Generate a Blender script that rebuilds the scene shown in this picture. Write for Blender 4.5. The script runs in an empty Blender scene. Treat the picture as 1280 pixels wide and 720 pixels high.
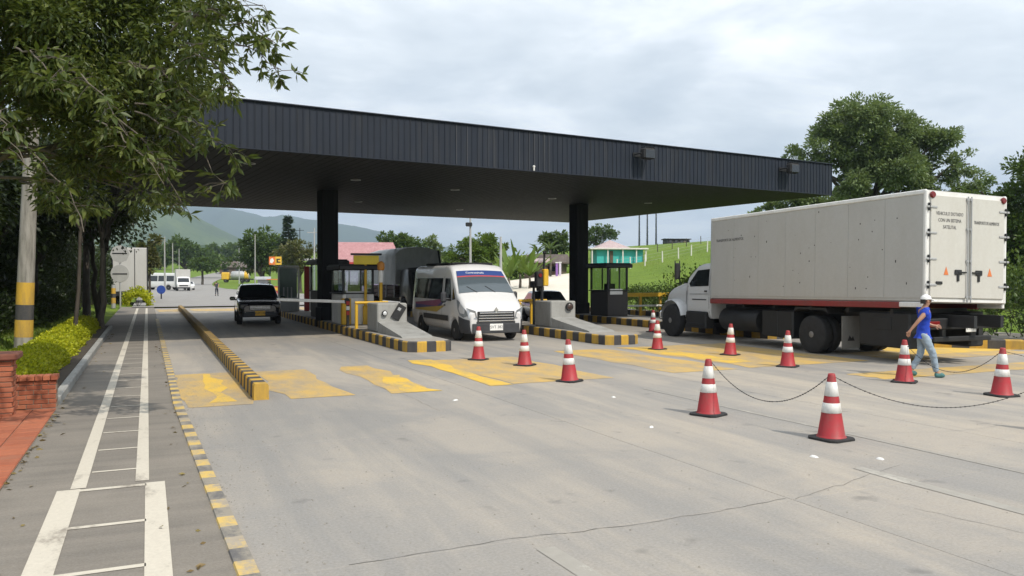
import bpy, math, random
import numpy as np
from mathutils import Vector, Matrix, noise
S = bpy.context.scene
COL = S.collection
R = math.radians
# ------------------------------------------------------------------ camera
cam_data = bpy.data.cameras.new("camera")
cam = bpy.data.objects.new("camera", cam_data)
COL.objects.link(cam)
cam.location = (0, 0, 2.05)
cam.rotation_euler = (R(90 - 0.69), 0, 0)
cam_data.sensor_width = 36
cam_data.lens = 28.125
cam_data.clip_start = 0.05
cam_data.clip_end = 60000
S.camera = cam
# ------------------------------------------------------------------ sun, sky, exposure
SUN_AZ, SUN_EL = R(137), R(47)          # azimuth clockwise from +Y
to_sun = Vector((math.sin(SUN_AZ) * math.cos(SUN_EL), math.cos(SUN_AZ) * math.cos(SUN_EL), math.sin(SUN_EL)))
sun_data = bpy.data.lights.new("sun", 'SUN')
sun_data.energy = 3.6
sun_data.angle = R(0.6)
sun_data.color = (1.0, 0.925, 0.81)
sun = bpy.data.objects.new("sun", sun_data)
COL.objects.link(sun)
sun.rotation_euler = to_sun.to_track_quat('Z', 'Y').to_euler()
W = bpy.data.worlds.new("World")
S.world = W
W.use_nodes = True
_n = W.node_tree.nodes
_l = W.node_tree.links
_n.clear()
_out = _n.new("ShaderNodeOutputWorld")
_bg = _n.new("ShaderNodeBackground")
_bg.inputs[1].default_value = 0.1
_sky = _n.new("ShaderNodeTexSky")
_sky.sky_type = 'NISHITA'
_sky.sun_disc = False
_sky.sun_elevation = SUN_EL
_sky.sun_rotation = SUN_AZ
_sky.dust_density = 2.0
_tc = _n.new("ShaderNodeTexCoord")
# clouds: direction projected on a flat cloud deck, so they shrink towards the horizon
_sep = _n.new("ShaderNodeSeparateXYZ")
_l.new(_tc.outputs["Generated"], _sep.inputs[0])
_mx = _n.new("ShaderNodeMath"); _mx.operation = 'MAXIMUM'; _mx.inputs[1].default_value = 0.0
_l.new(_sep.outputs[2], _mx.inputs[0])
_ad = _n.new("ShaderNodeMath"); _ad.operation = 'ADD'; _ad.inputs[1].default_value = 0.22
_l.new(_mx.outputs[0], _ad.inputs[0])
_dv = _n.new("ShaderNodeVectorMath"); _dv.operation = 'DIVIDE'
_cmb = _n.new("ShaderNodeCombineXYZ")
for k in range(3): _l.new(_ad.outputs[0], _cmb.inputs[k])
_l.new(_tc.outputs["Generated"], _dv.inputs[0]); _l.new(_cmb.outputs[0], _dv.inputs[1])
def _wnoise(scale, detail, rough, off):
    a = _n.new("ShaderNodeVectorMath"); a.operation = 'ADD'; a.inputs[1].default_value = off
    _l.new(_dv.outputs[0], a.inputs[0])
    t = _n.new("ShaderNodeTexNoise"); t.inputs["Scale"].default_value = scale
    t.inputs["Detail"].default_value = detail; t.inputs["Roughness"].default_value = rough
    t.inputs["Distortion"].default_value = 0.25
    _l.new(a.outputs[0], t.inputs["Vector"])
    return t.outputs["Fac"]
def _wramp(sock, p):
    r = _n.new("ShaderNodeValToRGB"); _l.new(sock, r.inputs[0])
    e = r.color_ramp.elements
    e[0].position, e[0].color = p[0][0], (*p[0][1], 1)
    e[1].position, e[1].color = p[-1][0], (*p[-1][1], 1)
    for pos, c in p[1:-1]:
        x = e.new(pos); x.color = (*c, 1)
    return r.outputs[0]
_cov = _wramp(_wnoise(1.1, 5, 0.55, (3.1, 1.7, 0.4)), [(0.34, (.74,) * 3), (0.52, (.96,) * 3)])
_col = _wramp(_wnoise(1.7, 7, 0.55, (7.3, 2.2, 1.4)), [(0.37, (7.0, 7.6, 8.15)), (0.5, (8.9, 9.4, 9.8)), (0.64, (12.2, 12.4, 12.5))])
_mix = _n.new("ShaderNodeMix"); _mix.data_type = 'RGBA'
_l.new(_cov, _mix.inputs[0]); _l.new(_sky.outputs[0], _mix.inputs[6]); _l.new(_col, _mix.inputs[7])
_l.new(_mix.outputs[2], _bg.inputs[0]); _l.new(_bg.outputs[0], _out.inputs[0])
S.view_settings.view_transform = 'Standard'
S.view_settings.look = 'None'
S.view_settings.exposure = 0.3
S.view_settings.gamma = 1.0
S.view_settings.use_curve_mapping = False
S.render.engine = 'CYCLES'
S.cycles.use_denoising = True
S.cycles.max_bounces = 6
S.cycles.diffuse_bounces = 3
S.cycles.glossy_bounces = 3
S.cycles.transmission_bounces = 4
S.cycles.volume_bounces = 0
S.cycles.transparent_max_bounces = 8
S.cycles.caustics_reflective = False
S.cycles.caustics_refractive = False

# ------------------------------------------------------------------ layout helpers
TH = R(24.5)                              # the toll road runs away from us, 24.5 degrees to the left
CT, ST = math.cos(TH), math.sin(TH)
def uv(u, v, z=0.0):
    "road frame (u to the right of the road axis, v along it) to world"
    return Vector((u * CT - v * ST, u * ST + v * CT, z))
def sm(a, b, x):
    t = min(1, max(0, (x - a) / (b - a)))
    return t * t * (3 - 2 * t)
def height(x, y):
    u = x * CT + y * ST
    h = 9.5 * sm(30, 105, u) * (1 - 0.8 * sm(190, 360, y)) * sm(-10, 20, y + x * .3)
    h += 0.9 * math.exp(-(((x - 3) / 14) ** 2) - (((y - 100) / 26) ** 2)) * sm(26, 38, u)
    v = -x * ST + y * CT
    if y > 150:
        d = min(y, 400) - 150
        r = 3.85 * (d / 150) ** 2 + max(0, min(y, 640) - 400) * .042
        h += r * sm(-15, -60, x)
    if u < -2.6 and y > 4: h += .25 * sm(-2.6, -6, u)
    return h
# ------------------------------------------------------------------ mesh builder
class MB:
    def __init__(s):
        s.v, s.f, s.m, s.s = [], [], [], []
        s.M = Matrix()
    def add(s, vs, fs, mi=0, smooth=False):
        b = len(s.v)
        s.v += [tuple(s.M @ Vector(p)) for p in vs]
        for f in fs:
            s.f.append([b + i for i in f]); s.m.append(mi); s.s.append(smooth)
    def box(s, c, d, mi=0, bev=0.0, rz=0.0, rot=None):
        x, y, z = d[0] / 2, d[1] / 2, d[2] / 2
        T = Matrix.Translation(c)
        if rz: T = T @ Matrix.Rotation(rz, 4, 'Z')
        if rot is not None: T = T @ rot
        if bev <= 0:
            vs = [(i * x, j * y, k * z) for i in (-1, 1) for j in (-1, 1) for k in (-1, 1)]
            fs = [(0, 1, 3, 2), (4, 6, 7, 5), (0, 4, 5, 1), (2, 3, 7, 6), (0, 2, 6, 4), (1, 5, 7, 3)]
        else:
            b = min(bev, x * .95, y * .95, z * .95)
            vs, idx = [], {}
            for i in (-1, 1):
                for j in (-1, 1):
                    for k in (-1, 1):
                        for a in range(3):
                            p = [i * x, j * y, k * z]
                            for q in range(3):
                                if q != a: p[q] -= (i, j, k)[q] * b
                            idx[(i, j, k, a)] = len(vs); vs.append(tuple(p))
            fs = []
            for a in range(3):
                o = [q for q in range(3) if q != a]
                for sg in (-1, 1):
                    loop = []
                    for p, q in ((-1, -1), (1, -1), (1, 1), (-1, 1)):
                        kk = [0, 0, 0]; kk[a] = sg; kk[o[0]] = p; kk[o[1]] = q
                        loop.append(idx[(*kk, a)])
                    fs.append(loop)
                for p in (-1, 1):
                    for q in (-1, 1):
                        k0 = [0, 0, 0]; k0[a] = -1; k0[o[0]] = p; k0[o[1]] = q
                        k1 = list(k0); k1[a] = 1
                        fs.append([idx[(*k0, o[0])], idx[(*k1, o[0])], idx[(*k1, o[1])], idx[(*k0, o[1])]])
            for i in (-1, 1):
                for j in (-1, 1):
                    for k in (-1, 1):
                        fs.append([idx[(i, j, k, 0)], idx[(i, j, k, 1)], idx[(i, j, k, 2)]])
        s.add([T @ Vector(p) for p in vs], fs, mi)
        return s
    def tube(s, pts, r, n=8, mi=0, caps=True, smooth=True):
        pts = [Vector(p) for p in pts]
        rs = r if isinstance(r, (list, tuple)) else [r] * len(pts)
        vs, fs = [], []
        prev = None
        for i, p in enumerate(pts):
            t = (pts[min(i + 1, len(pts) - 1)] - pts[max(i - 1, 0)]).normalized()
            if prev is None:
                a = t.orthogonal().normalized()
            else:
                a = (prev - t * prev.dot(t))
                a = a.normalized() if a.length > 1e-6 else t.orthogonal().normalized()
            prev = a
            b = t.cross(a)
            for k in range(n):
                w = 2 * math.pi * k / n
                vs.append(p + (a * math.cos(w) + b * math.sin(w)) * rs[i])
        for i in range(len(pts) - 1):
            for k in range(n):
                k2 = (k + 1) % n
                fs.append((i * n + k, i * n + k2, (i + 1) * n + k2, (i + 1) * n + k))
        s.add(vs, fs, mi, smooth)
        if caps:
            s.add(vs[:n], [tuple(reversed(range(n)))], mi)
            s.add(vs[-n:], [tuple(range(n))], mi)
        return s
    def lathe(s, prof, n=16, mi=0, c=(0, 0, 0), axis='Z', smooth=True, caps=True):
        vs, fs = [], []
        for r, h in prof:
            for k in range(n):
                w = 2 * math.pi * k / n
                a, b = r * math.cos(w), r * math.sin(w)
                p = {'Z': (a, b, h), 'X': (h, a, b), 'Y': (a, h, b)}[axis]
                vs.append((p[0] + c[0], p[1] + c[1], p[2] + c[2]))
        for i in range(len(prof) - 1):
            for k in range(n):
                k2 = (k + 1) % n
                fs.append((i * n + k, i * n + k2, (i + 1) * n + k2, (i + 1) * n + k))
        s.add(vs, fs, mi, smooth)
        if caps:
            s.add(vs[:n], [tuple(reversed(range(n)))], mi)
            s.add(vs[-n:], [tuple(range(n))], mi)
        return s
    def prism(s, poly, a, b, axis='X', mi=0):
        n = len(poly)
        def P(h, p): return {'X': (h, p[0], p[1]), 'Y': (p[0], h, p[1]), 'Z': (p[0], p[1], h)}[axis]
        vs = [P(a, p) for p in poly] + [P(b, p) for p in poly]
        fs = [tuple(reversed(range(n))), tuple(range(n, 2 * n))]
        fs += [(i, (i + 1) % n, n + (i + 1) % n, n + i) for i in range(n)]
        s.add(vs, fs, mi)
        return s
    def grid(s, fn, nu, nv, mi=0, smooth=True):
        vs = [fn(i / nu, j / nv) for i in range(nu + 1) for j in range(nv + 1)]
        fs = [(i * (nv + 1) + j, (i + 1) * (nv + 1) + j, (i + 1) * (nv + 1) + j + 1, i * (nv + 1) + j + 1) for i in range(nu) for j in range(nv)]
        s.add(vs, fs, mi, smooth)
        return s
    def mesh(s, name, mats):
        me = bpy.data.meshes.new(name)
        me.from_pydata(s.v, [], s.f)
        for m in (mats if isinstance(mats, (list, tuple)) else [mats]): me.materials.append(m)
        me.polygons.foreach_set("material_index", s.m)
        me.polygons.foreach_set("use_smooth", s.s)
        me.update()
        return me
    def build(s, name, mats, parent=None, loc=None, rz=0.0):
        o = bpy.data.objects.new(name, s.mesh(name, mats))
        COL.objects.link(o)
        if parent is not None: o.parent = parent
        if loc is not None: o.location = loc
        if rz: o.rotation_euler.z = rz
        return o
def link_mesh(name, me, parent=None, loc=None, rz=0.0):
    o = bpy.data.objects.new(name, me); COL.objects.link(o)
    if parent is not None: o.parent = parent
    if loc is not None: o.location = loc
    if rz: o.rotation_euler.z = rz
    return o
def tag(o, label=None, cat=None, group=None, kind=None):
    if label: o['label'] = label
    if cat: o['category'] = cat
    if group: o['group'] = group
    if kind: o['kind'] = kind
    return o
def thing(name, label, cat, loc=(0, 0, 0), rz=0.0, group=None):
    o = bpy.data.objects.new(name, None); COL.objects.link(o)
    o.empty_display_size = .2
    o.location = loc; o.rotation_euler.z = rz
    return tag(o, label, cat, group)
KIDS = {}
def kids(o): return [c for c in bpy.data.objects if c.parent is o]
def dup(root, loc, rz=0.0, label=None):
    r = root.copy(); COL.objects.link(r); r.location = loc; r.rotation_euler.z = rz
    if label: r['label'] = label
    for ch in kids(root):
        c = ch.copy(); COL.objects.link(c); c.parent = r
        for g in kids(ch):
            d = g.copy(); COL.objects.link(d); d.parent = c
    return r
def np_mesh(name, V, F, mats, smooth=False, mi=None):
    "V (n,3) floats, F (m,k) ints"
    me = bpy.data.meshes.new(name)
    k = F.shape[1]
    me.vertices.add(len(V)); me.vertices.foreach_set("co", np.asarray(V, np.float32).ravel())
    me.loops.add(F.size); me.loops.foreach_set("vertex_index", F.astype(np.int32).ravel())
    me.polygons.add(len(F))
    me.polygons.foreach_set("loop_start", np.arange(0, F.size, k, dtype=np.int32))
    me.polygons.foreach_set("loop_total", np.full(len(F), k, np.int32))
    for m in (mats if isinstance(mats, (list, tuple)) else [mats]): me.materials.append(m)
    if mi is not None: me.polygons.foreach_set("material_index", np.asarray(mi, np.int32))
    if smooth: me.polygons.foreach_set("use_smooth", np.ones(len(F), bool))
    me.update(calc_edges=True); me.validate()
    return me
def text(body, size, mat, parent, M, name="lettering", ext=.002, align='CENTER', sx=1.0):
    c = bpy.data.curves.new(name, 'FONT'); c.body = body; c.size = size; c.extrude = ext
    c.align_x = align; c.align_y = 'CENTER'; c.resolution_u = 2
    t = bpy.data.objects.new(name + "_curve", c); COL.objects.link(t)
    dg = bpy.context.evaluated_depsgraph_get()
    me = bpy.data.meshes.new_from_object(t.evaluated_get(dg))
    bpy.data.objects.remove(t); bpy.data.curves.remove(c)
    me.materials.clear(); me.materials.append(mat)
    me.transform(M @ Matrix.Diagonal((sx, 1, 1, 1)))
    o = bpy.data.objects.new(name, me); COL.objects.link(o); o.parent = parent
    return o
def frame_mat(o, x, y):
    "matrix whose local x,y axes are the given vectors, origin o"
    x = Vector(x).normalized(); y = Vector(y).normalized(); z = x.cross(y)
    return Matrix(((x.x, y.x, z.x, o[0]), (x.y, y.y, z.y, o[1]), (x.z, y.z, z.z, o[2]), (0, 0, 0, 1)))

# ------------------------------------------------------------------ materials
class MT:
    def __init__(s, name):
        s.m = bpy.data.materials.new(name); s.m.use_nodes = True
        s.t = s.m.node_tree; s.n = s.t.nodes; s.l = s.t.links
        s.b = s.n["Principled BSDF"]; s.out = s.n["Material Output"]
    def node(s, k, **kw):
        x = s.n.new(k)
        for a, b in kw.items(): setattr(x, a, b)
        return x
    def coord(s, world=False, rz=0.0, scale=(1, 1, 1), loc=(0, 0, 0)):
        if world: src = s.node("ShaderNodeNewGeometry").outputs["Position"]
        else: src = s.node("ShaderNodeTexCoord").outputs["Object"]
        if rz:
            mp = s.node("ShaderNodeMapping"); mp.inputs["Rotation"].default_value = (0, 0, rz)
            s.l.new(src, mp.inputs[0]); src = mp.outputs[0]
        mp = s.node("ShaderNodeMapping"); mp.inputs["Scale"].default_value = scale; mp.inputs["Location"].default_value = loc
        s.l.new(src, mp.inputs[0])
        return mp.outputs[0]
    def noise(s, vec, scale, detail=4, rough=.55, dist=0.0):
        t = s.node("ShaderNodeTexNoise"); t.inputs["Scale"].default_value = scale
        t.inputs["Detail"].default_value = detail; t.inputs["Roughness"].default_value = rough; t.inputs["Distortion"].default_value = dist
        s.l.new(vec, t.inputs["Vector"]); return t.outputs["Fac"]
    def ramp(s, fac, pts):
        r = s.node("ShaderNodeValToRGB"); s.l.new(fac, r.inputs[0]); e = r.color_ramp.elements
        def c4(c): return (c, c, c, 1) if isinstance(c, (int, float)) else (*c, 1)
        e[0].position, e[0].color = pts[0][0], c4(pts[0][1])
        e[1].position, e[1].color = pts[-1][0], c4(pts[-1][1])
        for p, c in pts[1:-1]:
            x = e.new(p); x.color = c4(c)
        return r.outputs[0]
    def mix(s, fac, a, b, mode='MIX'):
        x = s.node("ShaderNodeMix"); x.data_type = 'RGBA'; x.blend_type = mode
        for k, val in ((0, fac), (6, a), (7, b)):
            sock = x.inputs[k]
            if isinstance(val, (int, float)): sock.default_value = val if k == 0 else (val, val, val, 1)
            elif isinstance(val, tuple): sock.default_value = (*val, 1)
            else: s.l.new(val, sock)
        return x.outputs[2]
    def math(s, op, a, b):
        x = s.node("ShaderNodeMath"); x.operation = op
        for sock, val in ((x.inputs[0], a), (x.inputs[1], b)):
            if isinstance(val, (int, float)): sock.default_value = val
            else: s.l.new(val, sock)
        return x.outputs[0]
    def base(s, c):
        if isinstance(c, tuple): s.b.inputs["Base Color"].default_value = (*c, 1)
        else: s.l.new(c, s.b.inputs["Base Color"])
        return s
    def set(s, rough=None, metal=None, spec=None, coat=None):
        for k, v in (("Roughness", rough), ("Metallic", metal), ("Specular IOR Level", spec), ("Coat Weight", coat)):
            if v is None: continue
            if isinstance(v, (int, float)): s.b.inputs[k].default_value = v
            else: s.l.new(v, s.b.inputs[k])
        return s
    def bump(s, h, strength=.3, dist=.01):
        b = s.node("ShaderNodeBump"); b.inputs["Strength"].default_value = strength; b.inputs["Distance"].default_value = dist
        s.l.new(h, b.inputs["Height"]); s.l.new(b.outputs[0], s.b.inputs["Normal"]); return s
def simple(name, c, rough=.6, metal=0.0, var=.12, scale=3.0, bump=0.0, coat=0.0, world=False):
    "a colour with slight grime and unevenness"
    m = MT(name); v = m.coord(world)
    n = m.noise(v, scale, 6, .62)
    lo = tuple(x * (1 - var) for x in c); hi = tuple(min(1, x * (1 + var)) for x in c)
    m.base(m.ramp(n, [(.3, lo), (.7, hi)])).set(rough, metal, coat=coat)
    if bump: m.bump(m.noise(v, scale * 12, 3), bump, .004)
    return m.m
def dirty(name, c, dirt, amount=.5, rough=.5, metal=0.0, scale=(1, 1, .25), sc=2.5, coat=0.0):
    "paint with streaky dirt"
    m = MT(name); v = m.coord(scale=scale)
    n = m.noise(v, sc, 8, .68); n2 = m.noise(m.coord(), sc * 9, 3)
    f = m.ramp(n, [(.42, 0.0), (.75, amount)])
    cc = m.mix(f, c, dirt)
    cc = m.mix(m.ramp(n2, [(.35, 0.0), (.8, .18)]), cc, dirt)
    m.base(cc).set(m.ramp(n, [(.3, rough), (.8, min(1, rough + .25))]), metal, coat=coat)
    return m.m
def worn_paint(name, c, under, lo=.42, hi=.6, sc=1.3, rough=.7):
    "road paint worn through to what lies under it (colour only)"
    m = MT(name); v = m.coord(True, rz=-TH, scale=(1, .45, 1))
    a = m.noise(v, sc, 9, .72); b = m.noise(m.coord(True), 26, 4, .7)
    f = m.ramp(m.math('ADD', m.math('MULTIPLY', a, .75), m.math('MULTIPLY', b, .25)), [(lo, 0.0), (hi, 1.0)])
    u = m.ramp(m.noise(m.coord(True), 7, 5), [(.3, tuple(x * .85 for x in under)), (.7, under)])
    m.base(m.mix(f, u, m.mix(m.ramp(b, [(.3, .0), (.8, .35)]), c, under))).set(rough)
    m.bump(b, .15, .003)
    return m.m
def leafmat(name, a, b, c, trans=.35, rough=.45):
    m = MT(name)
    g = m.node("ShaderNodeNewGeometry")
    n = m.noise(m.coord(), .9, 3)
    f = m.math('ADD', m.math('MULTIPLY', g.outputs["Random Per Island"], .65), m.math('MULTIPLY', n, .4))
    cc = m.ramp(f, [(.15, a), (.5, b), (.9, c)])
    m.base(cc).set(rough, spec=.35)
    tr = m.node("ShaderNodeBsdfTranslucent"); 
    m.l.new(m.mix(.5, cc, (.20, .26, .03), 'MIX'), tr.inputs[0])
    ms = m.node("ShaderNodeMixShader"); ms.inputs[0].default_value = trans
    m.l.new(m.b.outputs[0], ms.inputs[1]); m.l.new(tr.outputs[0], ms.inputs[2])
    m.l.new(ms.outputs[0], m.out.inputs[0])
    return m.m
# ------------------------------------------------------------------ shared materials
def concrete_mat():
    m = MT("road_concrete")
    v = m.coord(True, rz=-TH)
    lane = m.coord(True, rz=-TH, scale=(1, .16, 1))
    big = m.noise(lane, .5, 6, .62, .6)
    blot = m.noise(v, .33, 5, .6, .6)
    fine = m.noise(v, 38, 5, .7)
    mid = m.noise(v, 4.5, 6, .7)
    oi = m.node("ShaderNodeObjectInfo").outputs["Random"]
    c = m.ramp(big, [(.37, (.195, .182, .164)), (.5, (.285, .255, .215)), (.61, (.41, .352, .272))])
    c = m.mix(m.ramp(blot, [(.44, .0), (.58, .75)]), c, (.40, .338, .258))
    c = m.mix(m.ramp(m.noise(m.coord(True, rz=-TH, scale=(1, .07, 1), loc=(4, 0, 0)), 1.0, 7, .65), [(.46, .0), (.63, .7)]), c, (.16, .155, .147))
    c = m.mix(m.ramp(mid, [(.38, .22), (.55, 0.0)]), c, (.19, .18, .17))
    c = m.mix(m.math('MULTIPLY', oi, .45), c, (.235, .225, .212))
    c = m.mix(.22, c, m.ramp(fine, [(.3, .16), (.7, .52)]))
    # dark oil drips
    oil = m.noise(v, 1.9, 3, .5)
    c = m.mix(m.ramp(oil, [(.66, 0.0), (.74, .45)]), c, (.10, .098, .095))
    m.base(c).set(m.ramp(mid, [(.3, .78), (.7, .93)]))
    m.bump(m.math('ADD', fine, m.math('MULTIPLY', mid, 1.2)), .22, .006)
    return m.m
def asphalt_mat(name="path_asphalt", a=(.135, .117, .094), b=(.225, .195, .157)):
    m = MT(name)
    v = m.coord(True, rz=-TH); st = m.coord(True, rz=-TH, scale=(.22, 3.2, 1))
    n = m.noise(st, 1.1, 6, .65); fine = m.noise(v, 55, 4, .7); bl = m.noise(v, .8, 5)
    c = m.ramp(n, [(.3, a), (.7, b)])
    c = m.mix(m.ramp(bl, [(.4, 0.0), (.7, .4)]), c, tuple(x * 1.35 for x in b))
    c = m.mix(.25, c, m.ramp(fine, [(.3, .06), (.75, .32)]))
    m.base(c).set(.88); m.bump(m.math('ADD', fine, n), .35, .006)
    return m.m
M_CONC = concrete_mat()
M_PATH = asphalt_mat()
M_ROAD = asphalt_mat("far_road", (.22, .21, .20), (.30, .285, .265))
M_YEL = (.62, .38, .035)
UND = (.30, .275, .24)
P_YELLOW = worn_paint("yellow_road_paint", (.56, .36, .085), (.38, .30, .19), .43, .57, 1.2)
P_YELLOW2 = worn_paint("bright_yellow_road_paint", (.68, .43, .04), (.44, .33, .15), .40, .52, 1.6)
P_WHITE = worn_paint("white_road_paint", (.58, .535, .45), (.30, .265, .22), .36, .47, 2.2)
P_WHITE2 = worn_paint("faded_white_road_paint", (.60, .57, .5), (.33, .31, .275), .54, .72, 2.4)
K_YEL = dirty("kerb_yellow", (.55, .33, .035), (.19, .14, .075), .9, .7, sc=3)
K_BLK = dirty("kerb_black", (.035, .036, .042), (.14, .125, .105), .6, .75, sc=3)
K_YEL2 = worn_paint("worn_kerb_yellow", (.62, .42, .09), (.36, .31, .24), .43, .54, 2.2)
K_BLK2 = worn_paint("worn_kerb_black", (.085, .085, .092), (.30, .27, .22), .45, .57, 2.0)
K_TOP = dirty("kerb_concrete", (.34, .32, .29), (.16, .145, .12), .6, .85, sc=1.5)
M_WALLC = dirty("cast_concrete", (.33, .33, .315), (.15, .145, .13), .7, .85, scale=(1, 1, .4), sc=1.6)
M_DARK = simple("dark_steel", (.011, .012, .014), .6, .0, .3)
M_BLACK = simple("black_rubber", (.018, .018, .019), .8, 0, .3, 8)
M_CHROME = simple("chrome", (.62, .62, .63), .22, 1.0, .05)
M_GALV = dirty("galvanised_steel", (.42, .43, .44), (.2, .19, .17), .4, .5, .3)
M_WHITEP = dirty("white_enamel", (.74, .74, .73), (.38, .35, .30), .4, .4, sc=2)
M_YELP = dirty("yellow_enamel", (.70, .42, .02), (.22, .15, .06), .5, .45)
M_REDP = dirty("red_enamel", (.42, .03, .03), (.16, .05, .04), .5, .5)
M_GLASS = MT("dark_glass").base((.012, .015, .018)).set(.05, 0, .8).m
M_GREENGLASS = MT("green_glass").base((.13, .17, .155)).set(.1, 0, .8).m
M_RED = MT("red_lens").base((.16, .012, .012)).set(.2).m
M_LAMP = MT("clear_lens").base((.62, .63, .64)).set(.12, .25).m
M_PRINT = MT("black_lettering").base((.06, .06, .065)).set(.6).m
M_WPRINT = MT("white_lettering").base((.78, .78, .78)).set(.6).m

# ------------------------------------------------------------------ ground: one sheet to the horizon
def ground():
    def axis(lim):
        a = list(np.arange(-60, 130.1, 2.5)) if lim == 'x' else list(np.arange(-30, 200.1, 2.5))
        step, x = 3.0, a[-1]
        while x < (6000 if lim == 'x' else 6600): x += step; step *= 1.18; a.append(x)
        step, x = 3.0, a[0]
        lo = []
        while x > (-6000 if lim == 'x' else -300): x -= step; step *= 1.18; lo.append(x)
        return np.array(lo[::-1] + a)
    X, Y = axis('x'), axis('y')
    V = []
    for x in X:
        for y in Y:
            u = x * CT + y * ST; v = -x * ST + y * CT
            z = height(x, y)
            if -1.9 < u < 30 and v < 160: z -= .22 * sm(30, 26, u) * sm(-1.9, -1.2, u)
            V.append((x, y, z - .05))
    nx, ny = len(X), len(Y)
    I = np.arange(nx * ny).reshape(nx, ny)
    F = np.stack([I[:-1, :-1].ravel(), I[1:, :-1].ravel(), I[1:, 1:].ravel(), I[:-1, 1:].ravel()], 1)
    m = MT("grassland"); v = m.coord(True)
    n = m.noise(v, .05, 6, .65); f = m.noise(v, 3.0, 6, .75); c2 = m.noise(v, .4, 5, .7)
    st = m.noise(m.coord(True, rz=-.3, scale=(.18, 1.1, 1)), .9, 5, .65)
    c = m.ramp(n, [(.35, (.12, .20, .02)), (.55, (.165, .25, .026)), (.7, (.23, .27, .04))])
    c = m.mix(m.ramp(c2, [(.42, 0.0), (.7, .55)]), c, (.05, .095, .014))
    c = m.mix(m.ramp(st, [(.5, 0.0), (.68, .5)]), c, (.045, .085, .014))
    c = m.mix(.35, c, m.ramp(f, [(.3, (.03, .055, .01)), (.7, (.20, .27, .04))]))
    m.base(c).set(.9, spec=.15); m.bump(m.math('ADD', f, c2), .9, .12)
    o = link_mesh("ground", np_mesh("ground", np.array(V), F, m.m, True))
    tag(o, kind='structure')
ground()

# ------------------------------------------------------------------ toll plaza floor: cast slabs with recessed joints
def plaza():
    m = MB(); n = 24
    # bedding below the joints
    pts = [uv(.55, -6, -.045), uv(30, -6, -.045), uv(30, 62, -.045), uv(.55, 62, -.045)]
    m.add(pts, [(0, 1, 2, 3)])
    base = m.build("plaza", simple("joint_filler", (.17, .158, .14), .95, 0, .3, 4, world=True))
    tag(base, kind='structure')
    us = [.43, 5.43, 9.9, 14.4, 18.9, 23.4, 29.6]
    vs = [-5.5, 5.65] + [5.65 + 4.5 * k for k in range(1, 13)]
    cache = {}
    for i in range(len(us) - 1):
        for j in range(len(vs) - 1):
            w, l = us[i + 1] - us[i], vs[j + 1] - vs[j]
            key = (round(w, 3), round(l, 3))
            if key not in cache:
                b = MB(); g = .002
                b.box((0, 0, -.0195), (w - 2 * g, l - 2 * g, .039), bev=.006)
                cache[key] = b.mesh("concrete_slab", M_CONC)
            link_mesh("concrete_slab", cache[key], base, uv((us[i] + us[i + 1]) / 2, (vs[j] + vs[j + 1]) / 2), TH)
plaza()
def strip(name, pts_left, pts_right, mat, z=0.0, thick=0.0, drape=False, kind='structure', parent=None):
    m = MB(); vs = []
    for a, b in zip(pts_left, pts_right):
        for p in (a, b):
            vs.append((p[0], p[1], (height(p[0], p[1]) if drape else 0) + z))
    m.add(vs, [(2 * i, 2 * i + 1, 2 * i + 3, 2 * i + 2) for i in range(len(pts_left) - 1)])
    o = m.build(name, mat, parent)
    if kind: tag(o, kind=kind)
    return o
# cycle path on the left of the kerb strip, and the lane beyond the toll
N = 30
def lin0(v): return .74 - .02 * (v - 1) if v < 6.9 else max(.43, .60 - .0225 * (v - 6.9))
path = strip("path", [uv(-1.72 if k > 7 else -1.30, -6 + 2.4 * k) for k in range(N)], [uv(lin0(-6 + 2.4 * k), -6 + 2.4 * k) for k in range(N)], M_PATH, .004)
def far_road():
    L, Rr = [], []
    ctr = [(v, 11 - .048 * max(0, v - 62) ** 1.0, 12 - .05 * min(80, max(0, v - 62))) for v in range(62, 150, 4)]
    pts = [(uv(u, v), w) for v, u, w in ctr]
    p, w = pts[-1]
    d = (pts[-1][0] - pts[-2][0]).normalized(); a = math.atan2(d.x, d.y)
    for k in range(56):
        a += .0092 if k < 40 else .03
        p = p + Vector((math.sin(a), math.cos(a), 0)) * 5
        w = max(5.5, w * .985); pts.append((p, w))
    for i, (q, w) in enumerate(pts):
        t = (pts[min(i + 1, len(pts) - 1)][0] - pts[max(0, i - 1)][0]).normalized(); nrm = Vector((t.y, -t.x, 0))
        L.append(q - nrm * w); Rr.append(q + nrm * w)
    strip("road", L, Rr, M_ROAD, .045, drape=True)
far_road()
# yard of pale earth on the bank behind the toll
def yard():
    m = MT("pale_earth"); v = m.coord(True); n = m.noise(v, .35, 6, .6); f = m.noise(v, 6, 4)
    m.base(m.mix(.3, m.ramp(n, [(.3, (.60, .53, .41)), (.7, (.72, .65, .53))]), m.ramp(f, [(.3, .45), (.7, .75)]))).set(.95); m.bump(f, .4, .05)
    def fn(a, b):
        y = 52 + a * 58; x0 = -2 - y * .06; x1 = y * .073
        x = x0 + (x1 - x0) * b
        return (x, y, height(x, y) + .06 - .1 * (a in (0, 1)))
    mb = MB(); mb.grid(fn, 26, 12); tag(mb.build("dirt_yard", m.m), kind='structure')
yard()

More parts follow.
